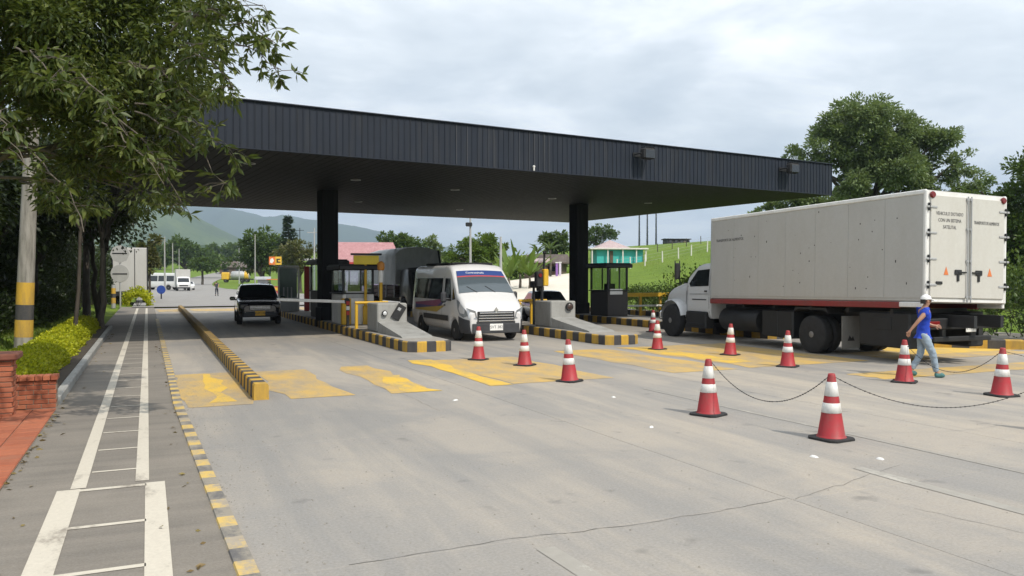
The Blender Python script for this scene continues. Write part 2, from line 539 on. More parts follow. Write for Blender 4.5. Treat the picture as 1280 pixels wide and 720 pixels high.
# ------------------------------------------------------------------ painted markings, 4 mm sheets
def poly_uv(m, pts, z, mi=0):
    m.add([uv(u, v, z) for u, v in pts], [tuple(range(len(pts)))], mi)
def mark(name, quads, mat, z=.009, parent=path):
    m = MB()
    for q in quads: poly_uv(m, q, z)
    return m.build(name, mat, parent)
def rect(u0, u1, v0, v1): return [(u0, v0), (u1, v0), (u1, v1), (u0, v1)]
LINES = [rect(-.69, -.555, 8.80, 60), rect(-.12, .005, 8.88, 60)]
for k, q in enumerate(LINES): mark("white_line", [q], P_WHITE)
mark("white_line", [rect(-.80, -.60, -3, 8.77)], P_WHITE)
mark("white_line", [rect(-.03, .15, -3, 8.77)], P_WHITE)
v = 9.45; k = 0
while v < 46:
    mark("rung_line", [rect(-.54, -.12, v, v + .055)], P_WHITE); v += 1.18
for v in (8.66, 7.38, 6.22, 5.05, 3.9): mark("rung_line", [rect(-.60, -.02, v, v + (.085 if v > 8 else .07))], P_WHITE)
PLZ = [o for o in bpy.data.objects if o.name == "plaza"][0]
def zig(u0, u1, v0, v1, sk=0, n=7, amp=.12, seed=1):
    rr = random.Random(seed); a = [(u0 + rr.uniform(-amp, amp), v0 + (v1 - v0) * i / n) for i in range(n + 1)]
    b = [(u1 + rr.uniform(-amp, amp) + sk, v0 + (v1 - v0) * i / n) for i in range(n, -1, -1)]
    return a + b
for i, (u0, u1, v0, v1, sk, mt) in enumerate([
        (.5, 1.62, 13.6, 18.4, 0, 0), (1.0, 1.3, 14.0, 18.2, 0, 1), (2.1, 3.3, 13.9, 18.3, -.1, 0), (4.0, 4.95, 13.8, 18.5, -.2, 0), (4.3, 4.8, 13.8, 16.4, 0, 1),
        (5.9, 6.5, 14.0, 19.2, -.1, 1), (6.4, 8.8, 14.1, 19.0, -.1, 0), (10.4, 12.2, 14.3, 20.0, 0, 0), (12.6, 16.4, 14.4, 20.2, 0, 0), (12.8, 13.6, 15.4, 19.8, 0, 1), (17.2, 22.4, 14.0, 16.2, 0, 0),
        (13.6, 20.6, 11.6, 12.6, 0, 0), (2.6, 6.2, 53.5, 57.5, 0, 0), (.6, 2.2, 53.5, 57.5, 0, 0), (7.6, 12.4, 53.5, 57.5, 0, 0), (19.0, 24.0, 14.9, 17.6, 0, 1)]):
    mark("yellow_rumble_patch", [zig(u0, u1, v0, v1, sk, seed=i)], (P_YELLOW, P_YELLOW2)[mt], .004 + .002 * mt, PLZ)
mark("white_lane_line", [zig(2.68, 2.84, 1.5, 5.4, 0, 5, .02, 3)], P_WHITE2, .0045, PLZ)
mark("white_lane_line", [zig(8.35, 8.41, 3.5, 12.5, 0, 9, .01, 5)], P_WHITE2, .0045, PLZ)
mark("white_lane_line", [zig(6.9, 7.05, 3.2, 6.3, 0, 5, .02, 6)], P_WHITE2, .0045, PLZ)
# cracks in the slabs: thin dark lines of filler, wandering
M_CRACK = MT("crack_filler").base((.11, .104, .094)).set(.9).m
def crack(pts, seed, w=.0026):
    rr = random.Random(seed); m = MB(); P = []
    for (a, b) in zip(pts, pts[1:]):
        n = max(2, int(math.dist(a, b) / .12))
        for i in range(n):
            t = i / n; P.append((a[0] + (b[0] - a[0]) * t + rr.gauss(0, .012), a[1] + (b[1] - a[1]) * t + rr.gauss(0, .012)))
    P.append(pts[-1])
    for (a, b) in zip(P, P[1:]):
        d = Vector((b[0] - a[0], b[1] - a[1])); 
        if d.length < 1e-4: continue
        nn = Vector((-d.y, d.x)).normalized() * w * rr.uniform(.5, 1.1)
        m.add([uv(a[0] - nn.x, a[1] - nn.y, .003), uv(b[0] - nn.x, b[1] - nn.y, .003), uv(b[0] + nn.x, b[1] + nn.y, .003), uv(a[0] + nn.x, a[1] + nn.y, .003)], [(0, 1, 2, 3)])
    m.build("crack", M_CRACK, PLZ)
crack([(4.1, 11.7), (4.12, 13.5), (3.9, 15)], 1); crack([(5.43, 5.65), (6.4, 5.9), (7.5, 6.2)], 2)
crack([(1.3, 5.65), (2.6, 5.72), (3.7, 5.6), (5.4, 5.7)], 3, .0042); 
crack([(6.2, 5.0), (6.5, 3.8), (6.9, 3.0)], 6)
# white stones / paint blobs and a black rubber hump at the right edge
rr = random.Random(4)
for (u, v) in ((6.95, 6.9), (7.55, 6.5), (6.3, 9.2), (7.3, 11.8), (4.7, 12.6)):
    m = MB(); k = 9
    ring = [(.036 * math.cos(6.283 * i / k) * rr.uniform(.7, 1.25) * 1.6, .036 * math.sin(6.283 * i / k) * rr.uniform(.7, 1.25)) for i in range(k)]
    m.add([(x, y, 0) for x, y in ring] + [(x * .55, y * .55, .016) for x, y in ring], [(i, (i + 1) % k, k + (i + 1) % k, k + i) for i in range(k)] + [tuple(range(k, 2 * k))])
    o = m.build("road_stud", M_WHITEP, None, uv(u, v, .001), rr.uniform(0, 3))
    tag(o, {0: "white road stud nearest the big front traffic cone", 1: "white road stud to the right of the front traffic cone", 2: "white road stud left of the chained cone on the left", 3: "white road stud on the lane before the striped island", 4: "white road stud in the middle of the open lane"}[[6.95, 7.55, 6.3, 7.3, 4.7].index(u)], "road stud", "white studs on the road")
m = MB(); m.box((0, 0, .03), (.6, .42, .06), bev=.028); m.box((-.02, 0, .066), (.36, .24, .02), bev=.009)
o = m.build("rubber_hump", M_BLACK, None, uv(8.6, 5.05), TH + .1); tag(o, "low black rubber block lying on the concrete at the right edge", "wheel stop")

# ------------------------------------------------------------------ kerbs
def striped_kerb(name, pts, w, h, step, top=None, label=None, cat="kerb", phase=0, group=None, mats=None):
    "kerb along a polyline, painted in alternate yellow and black lengths"
    m = MB(); P = [Vector((p[0], p[1], 0)) for p in pts]
    acc = phase
    for a, b in zip(P, P[1:]):
        L = (b - a).length; n = max(1, round(L / step)); d = (b - a) / n; t = d.normalized(); nr = Vector((t.y, -t.x, 0)) * w / 2
        for i in range(n):
            p, q = a + d * i, a + d * (i + 1); mi = acc % 2; acc += 1
            ch = .03
            vs = []
            for e in (p, q):
                vs += [e - nr + Vector((0, 0, -.04)), e - nr * .94 + Vector((0, 0, h - ch)), e - nr * .8 + Vector((0, 0, h)), e + nr * .8 + Vector((0, 0, h)), e + nr * .94 + Vector((0, 0, h - ch)), e + nr + Vector((0, 0, -.04))]
            m.add(vs, [(k, k + 1, k + 7, k + 6) for k in range(5)], mi)
            if p == P[0]: m.add(vs[:6], [tuple(range(6))], mi)
            if q == P[-1]: m.add(vs[6:], [tuple(reversed(range(6)))], mi)
    o = m.build(name, list(mats) if mats else [K_YEL, K_BLK])
    return tag(o, label, cat, group)
striped_kerb("edge_kerb", [uv(.74, 1), uv(.60, 6.9), uv(.44, 14), uv(.43, 44)], .17, .022, .3, mats=(K_YEL2, K_BLK2), label="low flush kerb strip in yellow and black beside the cycle path", group=None)
striped_kerb("median_kerb", [uv(1.74, 14.0), uv(1.96, 57)], .25, .27, .28, label="long raised kerb in yellow and black dividing the left lane", phase=0)
# ------------------------------------------------------------------ toll canopy
def slate(name, c, rough=.5):
    m = MT(name); oi = m.node("ShaderNodeObjectInfo").outputs["Random"]
    v = m.coord(True); n = m.noise(v, .6, 5); s = m.noise(m.coord(True, scale=(2.5, 2.5, .18)), 2.2, 7, .7)
    cc = m.mix(m.math('MULTIPLY', oi, .4), c, tuple(x * .72 for x in c))
    cc = m.mix(m.ramp(n, [(.4, 0.0), (.7, .4)]), cc, tuple(x * 1.35 for x in c))
    cc = m.mix(m.ramp(s, [(.48, 0.0), (.75, .55)]), cc, (.045, .046, .048))
    m.base(cc).set(m.ramp(s, [(.3, rough), (.8, rough + .25)]), spec=.25)
    return m.m
M_FASC = slate("slate_sheet", (.0135, .019, .031), .55)
M_SOFF = slate("dark_soffit", (.010, .0105, .0115), .6)
M_COL = slate("charcoal_column", (.009, .0095, .011), .65)
CW, CD, CZ, CH = 27.8, 20.3, 5.75, 1.35
can = thing("toll_canopy", "wide flat dark slate canopy on square columns spanning the toll lanes", "canopy", (2.22, 28.55, 0), R(30.5))
def cl(x, y, z=0): return can_M @ Vector((x, y, z))
can_M = Matrix.Translation((2.22, 28.55, 0)) @ Matrix.Rotation(R(30.5), 4, 'Z')
np_ = 139; pw = CW / np_
b = MB()
b.prism([(-pw / 2 + .004, 0), (-pw / 2 + .004, -.022), (pw / 2 - .034, -.022), (pw / 2 - .030, -.042), (pw / 2 - .008, -.042), (pw / 2 - .004, -.022), (pw / 2 - .004, 0)], 0, CH, 'Z')
pm = b.mesh("fascia_panel", M_FASC)
rf = random.Random(17)
for i in range(np_):
    o = link_mesh("fascia_panel", pm, can, (-CW / 2 + pw * (i + .5), -rf.uniform(0, .007), CZ + rf.uniform(-.004, .004))); o.rotation_euler.x = rf.uniform(-.004, .004)
pal = simple("pale_seam", (.07, .073, .08), .5)
rr = random.Random(8)
for i in [46, 48, 52, 53, 58, 60, 61, 62, 63, 64] + rr.sample(range(68, 130), 5):
    MB().box((0, -.026, CH / 2), (.014, .008, CH - .06)).build("seam", pal, can, (-CW / 2 + pw * (i + .02), 0, CZ))
b = MB(); b.box((0, CD / 2 + .012, CZ + CH / 2 + .06), (CW - .05, CD - .03, CH - .12)); b.build("roof_deck", M_DARK, can)
b = MB(); b.box((0, -.03, CZ + CH + .015), (CW + .12, .14, .04), bev=.01); b.box((0, -.03, CZ - .012), (CW + .10, .10, .03), bev=.008)
b.build("edge_trim", M_FASC, can)
for nm, pts in (("side_fascia", [(CW / 2, k * .2) for k in range(int(CD / .2))]), ("side_fascia", [(-CW / 2, k * .2) for k in range(int(CD / .2))])):
    b = MB(); sg = 1 if pts[0][0] > 0 else -1
    for x, y in pts:
        b.box((x + sg * .012, y + .1, CZ + CH / 2), (.024, .192, CH)); b.box((x + sg * .036, y + .18, CZ + CH / 2), (.024, .022, CH - .006))
    tag(b.build(nm, M_FASC, can), kind='stuff')
b = MB()
for k in range(np_): b.box((-CW / 2 + pw * (k + .5), CD + .012, CZ + CH / 2), (pw - .008, .024, CH))
tag(b.build("rear_fascia", M_FASC, can), kind='stuff')
ns = 93; sw = CW / ns
b = MB(); b.box((0, CD / 2, 0), (sw - .012, CD - .1, .04), bev=.006); sf = b.mesh("soffit_panel", M_SOFF)
for i in range(ns): link_mesh("soffit_panel", sf, can, (-CW / 2 + sw * (i + .5), 0, CZ + .02))
b = MB(); b.lathe([(.0, .012), (.13, .012), (.15, 0), (.19, -.01), (.19, .012)], 20); dlm = b.mesh("downlight", simple("downlight_glass", (.32, .33, .34), .3))
for x, y in ((-10.6, 3.0), (-6.2, 5.4), (-1.5, 6.5), (4.0, 7.5), (9.3, 7.0), (-3.2, 13.5), (3.0, 15), (-9.5, 14)): link_mesh("downlight", dlm, can, (x, y, CZ - .011))
inv = can_M.inverted()
for wx, wy in ((-7.76, 33.7), (3.35, 40.2)):
    p = inv @ Vector((wx, wy, 0))
    b = MB(); b.box((0, 0, CZ / 2), (.70, .70, CZ - .01), bev=.02); b.box((0, 0, .42), (.82, .82, .84), bev=.03)
    col = b.build("column", M_COL, can, (p.x, p.y, 0))
# floodlights standing off the fascia
def floodlight(x, z, label):
    t = thing("floodlight", label, "floodlight", cl(x, -.05, z), R(30.5), "floodlights on the canopy edge")
    b = MB(); b.box((0, -.42, .05), (.52, .30, .40), bev=.05); b.build("lamp_head", M_BLACK, t)
    b = MB(); b.box((0, -.575, .03), (.44, .02, .30), bev=.008); b.build("lens", M_GLASS, t)
    b = MB(); b.tube([(-.3, 0, .05), (-.3, -.42, .05)], .025, 6); b.tube([(.3, 0, .05), (.3, -.42, .05)], .025, 6); b.box((0, -.012, .05), (.72, .03, .16)); b.build("bracket", M_DARK, t)
    b = MB()
    for k in range(5): b.box((-.2 + .1 * k, -.42, .27), (.02, .26, .06))
    b.build("cooling_fin", M_DARK, t)
    return t
def on_fascia(px):
    # canopy x whose fascia lies on the sight line through that column of the photograph
    k = (px - 640) / 1000
    o, d = can_M @ Vector((0, 0, 0)), can_M.to_3x3() @ Vector((1, 0, 0))
    return (k * o.y - o.x) / (d.x - k * d.y)
floodlight(on_fascia(799), CZ + .86, "black floodlight on the canopy edge nearer the middle")
floodlight(on_fascia(979), CZ + .86, "black floodlight near the right end of the canopy edge")
# loudspeaker-like white stub under the edge
b = MB(); b.tube([(0, 0, 0), (0, 0, .12)], .03, 8); b.lathe([(.03, .1), (.055, .14), (.03, .18)], 8)
tag(b.build("fascia_stub", M_WHITEP, None, cl(on_fascia(666), -.07, CZ + .01), 0), "small pale stub fitting on the lower canopy edge", "fitting")

# ------------------------------------------------------------------ toll islands
def island(name, u0, u1, v0, v1, skew, label, h=.30):
    "raised island with a blunt nose; sides in yellow and black lengths"
    t = thing(name, label, "traffic island", uv((u0 + u1) / 2, v0), TH, "toll islands")
    w = (u1 - u0) / 2; L = v1 - v0
    out = [(-w, L)] 
    n = int((L - .5) / .42)
    for i in range(n + 1): out.append((-w, L - (L - .5 + skew) * (i + 1) / (n + 1) + 0))
    out += [(-w * .93, .18 - skew), (-w * .6, -skew * .8), (-w * .2, -skew * .4), (w * .2, 0), (w * .6, .02), (w * .93, .2)]
    for i in range(n + 1): out.append((w, .5 + (L - .5) * (i + 1) / (n + 1)))
    # clean and orient
    b = MB(); m = len(out); top = []
    cx, cy = 0, L * .3
    for i in range(m):
        p, q = out[i], out[(i + 1) % m]
        mi = i % 2
        vs = []
        for e in (p, q):
            ins = (e[0] * .93, e[1] + (.05 if e[1] < 1 else 0), h)
            vs += [(e[0], e[1], -.03), (e[0], e[1], h - .03), ins]
        b.add(vs, [(0, 3, 4, 1), (1, 4, 5, 2)], mi)
        top.append((p[0] * .93, p[1] + (.05 if p[1] < 1 else 0), h))
    b.build("kerb", [K_YEL, K_BLK], t)
    b = MB(); b.add(top, [tuple(range(m))]); b.build("paving", K_TOP, t)
    return t
island("toll_island", 6.5, 7.9, 21.2, 56, 0, "toll island with a striped nose on the left of the white van")
island("toll_island", 12.75, 14.05, 21.0, 56, 0, "toll island with a striped nose on the right of the white van")
island("toll_island", 19.0, 20.4, 20.8, 56, 0, "toll island mostly hidden behind the box truck")
IZ = .30
def crash_block(u0, u1, v, label):
    t = thing("crash_block", label, "crash barrier", uv((u0 + u1) / 2, v, IZ), TH, "concrete crash blocks on the islands")
    w = (u1 - u0) / 2
    b = MB(); b.box((0, .65, .47), (2 * w, 1.3, .94), bev=.035); b.build("block", M_WALLC, t)
    b = MB(); b.prism([(-.003, 0), (-.003, .36), (-.35, .30), (-2.6, .05), (-2.75, 0)], -w * .97, w * .93, 'X'); b.build("ramp", M_WALLC, t)
    return t
def rail(u0, u1, v, label):
    t = thing("guard_rail", label, "railing", uv((u0 + u1) / 2, v, IZ), TH, "yellow guard rails on the islands")
    w = (u1 - u0) / 2
    for x in (-w, -w * .1, w): MB().tube([(x, 0, -.02), (x, 0, .84)], .058, 10).build("post", M_YELP, t)
    b = MB(); b.tube([(-w - .05, 0, .9), (w + .05, 0, .9)], .05, 8); b.build("top_rail", M_YELP, t)
    b = MB(); b.tube([(w, 0, .88), (w, 1.6, .88)], .045, 8); b.build("side_rail", M_YELP, t)
    return t
cb1 = crash_block(6.75, 7.75, 25.3, "grey concrete crash block on the island left of the van")
cb2 = crash_block(13.0, 14.0, 25.2, "grey concrete crash block on the island right of the van")
crash_block(19.2, 20.2, 25.0, "grey concrete crash block behind the box truck")
rail(6.62, 7.7, 27.6, "yellow guard rail behind the left concrete block")
rail(12.9, 14.0, 27.6, "yellow guard rail behind the concrete block right of the van")
def block_lamp(u, v, z, label, amber=False, k=1.0):
    t = thing("warning_lamp", label, "lamp", uv(u, v, z), TH, "warning lamps on the crash blocks"); t.scale = (k, k, k)
    b = MB(); b.lathe([(.17, 0), (.19, -.05), (.17, -.12)], 16, axis='Y'); b.build("housing", M_BLACK, t)
    b = MB(); b.lathe([(.13, -.121), (.10, -.14), (.02, -.15)], 14, axis='Y'); b.build("lens", simple("amber_lens", (.05, .03, .024), .3) if amber else M_LAMP, t)
    return t
block_lamp(13.72, 25.2, 1.04, "round black warning lamp on the concrete block right of the van", True, .8)
# tilted black arrow board and small lamp on the left block
t = thing("arrow_board", "tilted black board hanging on the left concrete block face", "sign", uv(7.45, 25.28, .95), TH)
b = MB(); b.box((0, -.02, 0), (.30, .03, .52), rot=Matrix.Rotation(R(32), 4, 'Y')); b.build("board", M_BLACK, t)
b = MB(); b.box((.02, -.038, .1), (.10, .006, .10), rot=Matrix.Rotation(R(32), 4, 'Y')); b.build("arrow", M_GALV, t)
block_lamp(6.98, 25.27, .92, "small lamp with bright lens on the left concrete block", False, .5)
# ------------------------------------------------------------------ toll booths
def booth(name, u, v, w, l, h, label, lower, frame, paper=False):
    t = thing(name, label, "toll booth", uv(u, v, IZ), TH, "toll booths")
    hb = 1.15
    b = MB(); b.box((0, 0, hb / 2), (w, l, hb), bev=.02); b.build("lower_wall", lower, t)
    b = MB(); b.box((0, 0, hb + .03), (w + .14, l + .1, .05), bev=.012); b.build("counter", frame, t)
    b = MB(); b.box((0, 0, h - .09), (w + .34, l + .34, .18), bev=.03); b.box((0, 0, h + .02), (w + .2, l + .2, .05), bev=.01); b.build("roof", frame, t)
    for x in (-1, 1):
        for y in (-1, 1):
            b = MB(); b.box((x * (w / 2 - .04), y * (l / 2 - .04), (hb + h) / 2 - .06), (.08, .08, h - hb - .24)); b.build("post", frame, t)
    for y in (-1, 1):
        b = MB(); b.box((0, y * (l / 2 - .03), (hb + h) / 2 - .06), (w - .17, .012, h - hb - .26)); b.build("pane", M_CLEAR, t)
        b = MB(); b.box((.1, y * (l / 2 - .03), (hb + h) / 2 - .06), (.05, .05, h - hb - .25)); b.build("mullion", frame, t)
    for x in (-1, 1):
        b = MB(); b.box((x * (w / 2 - .03), 0, (hb + h) / 2 - .06), (.012, l - .17, h - hb - .26)); b.build("pane", M_CLEAR, t)
    b = MB(); b.box((.1, .1, hb + .2), (.45, .3, .3), bev=.02); b.box((.1, .1, hb + .07), (.1, .1, .1)); b.build("screen", M_BLACK, t)
    b = MB(); b.box((-.1, -l / 2 - .02, hb - .02), (w * .62, .03, .26), bev=.006); b.build("notice_panel", M_WHITEP if paper else M_GALV, t)
    return t
def clear_glass():
    m = MT("booth_glass"); tr = m.node("ShaderNodeBsdfTransparent"); tr.inputs[0].default_value = (.86, .9, .88, 1)
    gl = m.node("ShaderNodeBsdfGlossy"); gl.inputs["Roughness"].default_value = .03; gl.inputs[0].default_value = (.8, .8, .8, 1)
    ms = m.node("ShaderNodeMixShader"); ms.inputs[0].default_value = .09; m.l.new(tr.outputs[0], ms.inputs[1]); m.l.new(gl.outputs[0], ms.inputs[2])
    m.l.new(ms.outputs[0], m.out.inputs[0]); return m.m
M_CLEAR = clear_glass()
M_BOOTH = dirty("dark_booth_panel", (.030, .026, .027), (.08, .07, .06), .4, .5)
booth("toll_booth", 19.9, 32.6, 1.1, 1.6, 2.42, "dark glazed toll booth standing right of the right canopy column", M_BOOTH, M_DARK, True)
booth("toll_booth", 7.45, 36.6, 1.1, 2.2, 2.55, "dark glazed toll booth standing behind the left canopy column", M_BOOTH, M_DARK)
booth("toll_booth", 7.3, 31.1, 1.2, 2.0, 2.25, "toll booth with white lower panels right of the left column", M_WHITEP, M_DARK)
# glass kiosk with red post further along
t = thing("glass_kiosk", "green glass kiosk with white frame left of the left column", "kiosk", uv(6.9, 43.5, IZ), TH)
b = MB(); b.box((-.1, 0, 1.35), (.9, .06, 1.9), bev=.02); b.build("pane", M_GREENGLASS, t)
for x in (-.6, .42): MB().box((x, -.01, 1.15), (.09, .10, 2.3), bev=.02).build("post", M_WHITEP, t)
MB().box((-.09, -.005, 2.36), (1.12, .12, .14), bev=.05).build("top_frame", M_WHITEP, t)
MB().box((-.09, -.02, .36), (.92, .1, .72), bev=.01).build("lower_panel", M_GALV, t)
for x in (-.35, -.15, .05): MB().box((x, -.045, .98), (.07, .02, .62), bev=.006).build("bar", M_GALV, t)
t2 = thing("sign_post", "red and white upright panel beside the green glass kiosk", "sign post", uv(7.75, 43.5, IZ), TH)
MB().box((0, 0, 1.2), (.26, .10, 2.4), bev=.02).build("red_panel", M_REDP, t2)
MB().box((.22, .01, 1.2), (.16, .08, 2.38), bev=.02).build("white_panel", M_WHITEP, t2)
# ------------------------------------------------------------------ gate arm, lane signs, posts
t = thing("barrier_gate", "white boom barrier lowered across the left toll lane", "barrier", uv(6.8, 30.0, IZ), TH)
MB().box((0, 0, .5), (.34, .30, 1.0), bev=.03).build("cabinet", M_YELP, t)
b = MB(); b.box((-1.25, -.20, .93), (2.6, .05, .11), bev=.012, rot=Matrix.Rotation(R(2.5), 4, 'Y')); arm = b.build("arm", M_WHITEP, t)
MB().lathe([(.10, -.24), (.12, -.15)], 12, c=(0, 0, .9), axis='Y').build("hub", M_DARK, t)
t = thing("lane_light", "slim red and white lit column beside the boom barrier", "signal", uv(6.62, 28.9, IZ), TH)
MB().tube([(0, 0, 0), (0, 0, .95)], .06, 8).build("housing", M_DARK, t)
for k, mt in enumerate((M_REDP, M_WHITEP, M_REDP)): MB().lathe([(.068, .42 + .18 * k), (.068, .56 + .18 * k)], 10).build("band", mt, t)
M_SIGNY = dirty("sign_yellow", (.80, .60, .03), (.4, .3, .1), .25, .4)
def lane_sign(u, v, label, w=.95, h=.34, zc=2.45, rz=TH * .6):
    t = thing("lane_sign", label, "sign", uv(u, v, IZ), rz, "yellow lane signs")
    MB().tube([(0, 0, -.01), (0, 0, zc + .1)], .055, 10).build("pole", M_YELP, t)
    MB().box((.02, -.075, zc), (w, .06, h), bev=.015).build("board", M_SIGNY, t)
    MB().box((.02, -.06, zc + h / 2 + .045), (w + .2, .28, .07), bev=.01).build("hood", M_DARK, t)
    MB().box((0, 0, .35), (.2, .2, .72), bev=.02).build("base", M_YELP, t)
    return t
lane_sign(7.55, 30.0, "yellow lane board on a yellow pole under a dark hood")
t = thing("tall_post", "tall slim yellow post with a white and orange top", "post", uv(7.85, 28.9, IZ), TH)
MB().tube([(0, 0, -.01), (0, 0, 1.62)], .06, 10).build("pole", M_YELP, t)
MB().lathe([(.09, 1.6), (.10, 1.72), (.10, 2.0), (.07, 2.05)], 12).build("white_cap", M_WHITEP, t)
MB().lathe([(.11, 2.05), (.14, 2.12), (.14, 2.3), (.05, 2.38)], 12).build("orange_top", simple("orange_plastic", (.5, .2, .03), .5), t)
t = thing("lane_signal", "black and yellow lane signal box beside the van mirror", "traffic light", uv(13.15, 26.2, IZ), TH)
MB().tube([(0, 0, -.01), (0, 0, 1.7)], .05, 8).build("pole", M_DARK, t)
MB().box((.12, -.02, 1.78), (.2, .2, .62), bev=.03).build("yellow_box", M_YELP, t)
MB().box((-.14, 0, 1.72), (.26, .24, .56), bev=.03).build("black_box", M_BLACK, t)
MB().lathe([(.07, -.16), (.07, -.12)], 12, c=(-.14, 0, 1.86), axis='Y').build("lamp", M_RED, t)
t = thing("camera_pole", "thin black leaning pole right of the white van", "pole", uv(13.7, 27.4, IZ), 0)
MB().tube([(-.05, 0, 0), (.10, 0, 1.9), (.14, 0, 2.72)], [.05, .045, .04], 8).build("pole", M_DARK, t)
MB().box((.14, -.1, 2.74), (.14, .34, .12), bev=.02).build("camera", M_DARK, t)
t = thing("tail_camera", "black camera cluster on a short mast by the van roof", "camera", uv(13.3, 27.2, IZ), TH)
MB().tube([(0, 0, 0), (0, 0, 1.5)], .05, 8).build("mast", M_DARK, t)
MB().box((.05, -.08, 1.52), (.34, .42, .26), bev=.04).build("housing", M_BLACK, t)
MB().box((.28, .02, 1.36), (.22, .3, .2), bev=.04).build("housing", M_BLACK, t)
# guard rail and markers at the far right of the toll
t = thing("guard_rail", "yellow guard rail with a white lower bar before the hedge", "railing", uv(24.6, 37, 0), TH)
for k in range(5): MB().box((k * 1.3 - 2.6, 0, .62), (.12, .12, 1.26), bev=.01).build("post", M_YELP, t)
MB().box((0, -.09, 1.15), (5.6, .05, .22), bev=.015).build("top_rail", M_YELP, t)
MB().box((0, -.085, .55), (5.6, .05, .10), bev=.015).build("lower_bar", M_WHITEP, t)
# right-hand striped kerb flaring outwards, and its concrete deck
striped_kerb("roadside_kerb", [(11.2, 24.35), (12.6, 23.9), (15.2, 22.95), (22, 21.9)], .35, .27, .46, label="striped roadside kerb behind the walking person", phase=1)
striped_kerb("roadside_kerb", [uv(25.0, 20.8), uv(25.0, 60)], .30, .27, .5, label="striped roadside kerb running along the foot of the meadow")
# ------------------------------------------------------------------ traffic cones and their chains
def cone_red(name, c):
    m = MT(name); n = m.noise(m.coord(), 5, 7, .7); oi = m.node("ShaderNodeObjectInfo").outputs["Random"]
    cc = m.mix(m.math('MULTIPLY', oi, .45), c, (.27, .02, .024))
    cc = m.mix(m.ramp(n, [(.42, 0.0), (.68, .7)]), cc, (.17, .06, .05))
    m.base(cc).set(.55); m.bump(m.noise(m.coord(), 30, 3), .12, .003); return m.m
M_CONE = cone_red("cone_red", (.36, .017, .026))
M_BAND = dirty("reflective_band", (.70, .70, .68), (.30, .27, .23), .85, .45, sc=4)
def make_cone(label, loc):
    t = thing("traffic_cone", label, "traffic cone", loc, 0, "red and white traffic cones")
    b = MB(); n = 8; w = .225
    ring = []
    for i in range(4):
        for a in (-.035, .035):
            pass
    base = [(-w, -w + .06), (-w + .06, -w), (w - .06, -w), (w, -w + .06), (w, w - .06), (w - .06, w), (-w + .06, w), (-w, w - .06)]
    vs = [(x, y, .002) for x, y in base] + [(x, y, .026) for x, y in base] + [(x * .93, y * .93, .036) for x, y in base]
    fs = [(i, (i + 1) % 8, 8 + (i + 1) % 8, 8 + i) for i in range(8)] + [(8 + i, 8 + (i + 1) % 8, 16 + (i + 1) % 8, 16 + i) for i in range(8)] + [tuple(range(16, 24)), tuple(reversed(range(8)))]
    b.add(vs, fs); b.build("base", M_BLACK, t)
    H = .84
    def rad(z): return .168 + (.046 - .168) * ((z - .05) / (H - .07))
    b = MB(); b.lathe([(.185, .036), (.178, .048), (rad(.06), .06), (rad(.36), .36), (rad(H - .02), H - .02), (.038, H), (.026, H - .004), (.02, H - .12)], 24); b.build("body", M_CONE, t)
    for z0, z1 in ((.345, .47), (.555, .735)):
        b = MB(); b.lathe([(rad(z0) + .0005, z0), (rad(z0) + .004, z0 + .002), (rad(z1) + .004, z1 - .002), (rad(z1) + .0005, z1)], 24, caps=False); b.build("reflective_band", M_BAND, t)
    b = MB(); b.tube([(.045 * math.cos(a), .045 * math.sin(a), H - .045) for a in [6.283 * i / 12 for i in range(13)]], .006, 5, caps=False); b.build("chain_ring", M_DARK, t)
    return t
def gp(px, py):
    "ground point seen at that pixel of the photograph (1280 x 720)"
    y = 2050 / (py - 348); return Vector(((px - 640) / 1000 * y, y, 0))
CONES = [(1040, 549.5, "big front traffic cone, nearest of all the cones"), (886, 519, "chained traffic cone second nearest, left of the front cone"),
         (712, 477, "traffic cone alone on the lane, right-hand one before the van"), (656, 457, "traffic cone before the van's right headlight"),
         (598, 450, "traffic cone before the van's left headlight"), (822, 437, "traffic cone beside the truck's front wheel"),
         (913, 444, "traffic cone beside the truck's fuel tank"), (985, 458.5, "traffic cone just left of the truck's rear wheel"),
         (1131, 478, "traffic cone in front of the walking person's legs"), (1253, 495, "traffic cone at the right edge, chained to the one by the person")]
rr = random.Random(3); cone0 = None; CP = {}
for i, (px, py, lab) in enumerate(CONES):
    p = gp(px, py); rz = rr.uniform(.3, 1.2)
    if i == 0: p0 = p; cone0 = make_cone("small traffic cone", p); cone0['label'] = lab; cone0.rotation_euler.z = rz
    else:
        c = dup(cone0, p, rz, lab); c.rotation_euler.x = rr.uniform(-.03, .03); c.rotation_euler.y = rr.uniform(-.03, .03)
    CP[i] = p
dup(cone0, (7.3, 10.6, 0), .5, "traffic cone just outside the right edge, end of the long chain")
dup(cone0, uv(17.6, 25.6), .8, "small distant traffic cone behind the island right of the van")
def chain(a, b, sag, label, slack=0):
    a = Vector(a); b = Vector(b); d = b - a; m = MB(); n = 48; pts = []
    for i in range(n + 1):
        t = i / n; pts.append(a + d * t + Vector((0, 0, -sag * 4 * t * (1 - t))))
    m.tube(pts, .0045, 5)
    r2 = random.Random(int(a.x * 100))
    for i in range(1, n):      # small links bulge along the chain
        m.box(pts[i], (.018, .009, .013), rz=math.atan2(d.y, d.x), rot=Matrix.Rotation(r2.uniform(0, 1.5), 4, 'X'))
    tag(m.build("chain", M_DARK), label, "chain", "chains between the cones")
Z = Vector((0, 0, .79))
chain(CP[1] + Z + Vector((.05, 0, 0)), CP[0] + Z - Vector((.05, 0, 0)), .44, "thin dark chain sagging between the two nearest cones")
chain(CP[0] + Z + Vector((.05, 0, 0)), Vector((7.3, 10.6, .79)), .42, "thin dark chain running from the front cone to the right edge")
chain(CP[8] + Z, CP[9] + Z, .48, "thin dark chain sagging behind the walking person's feet")
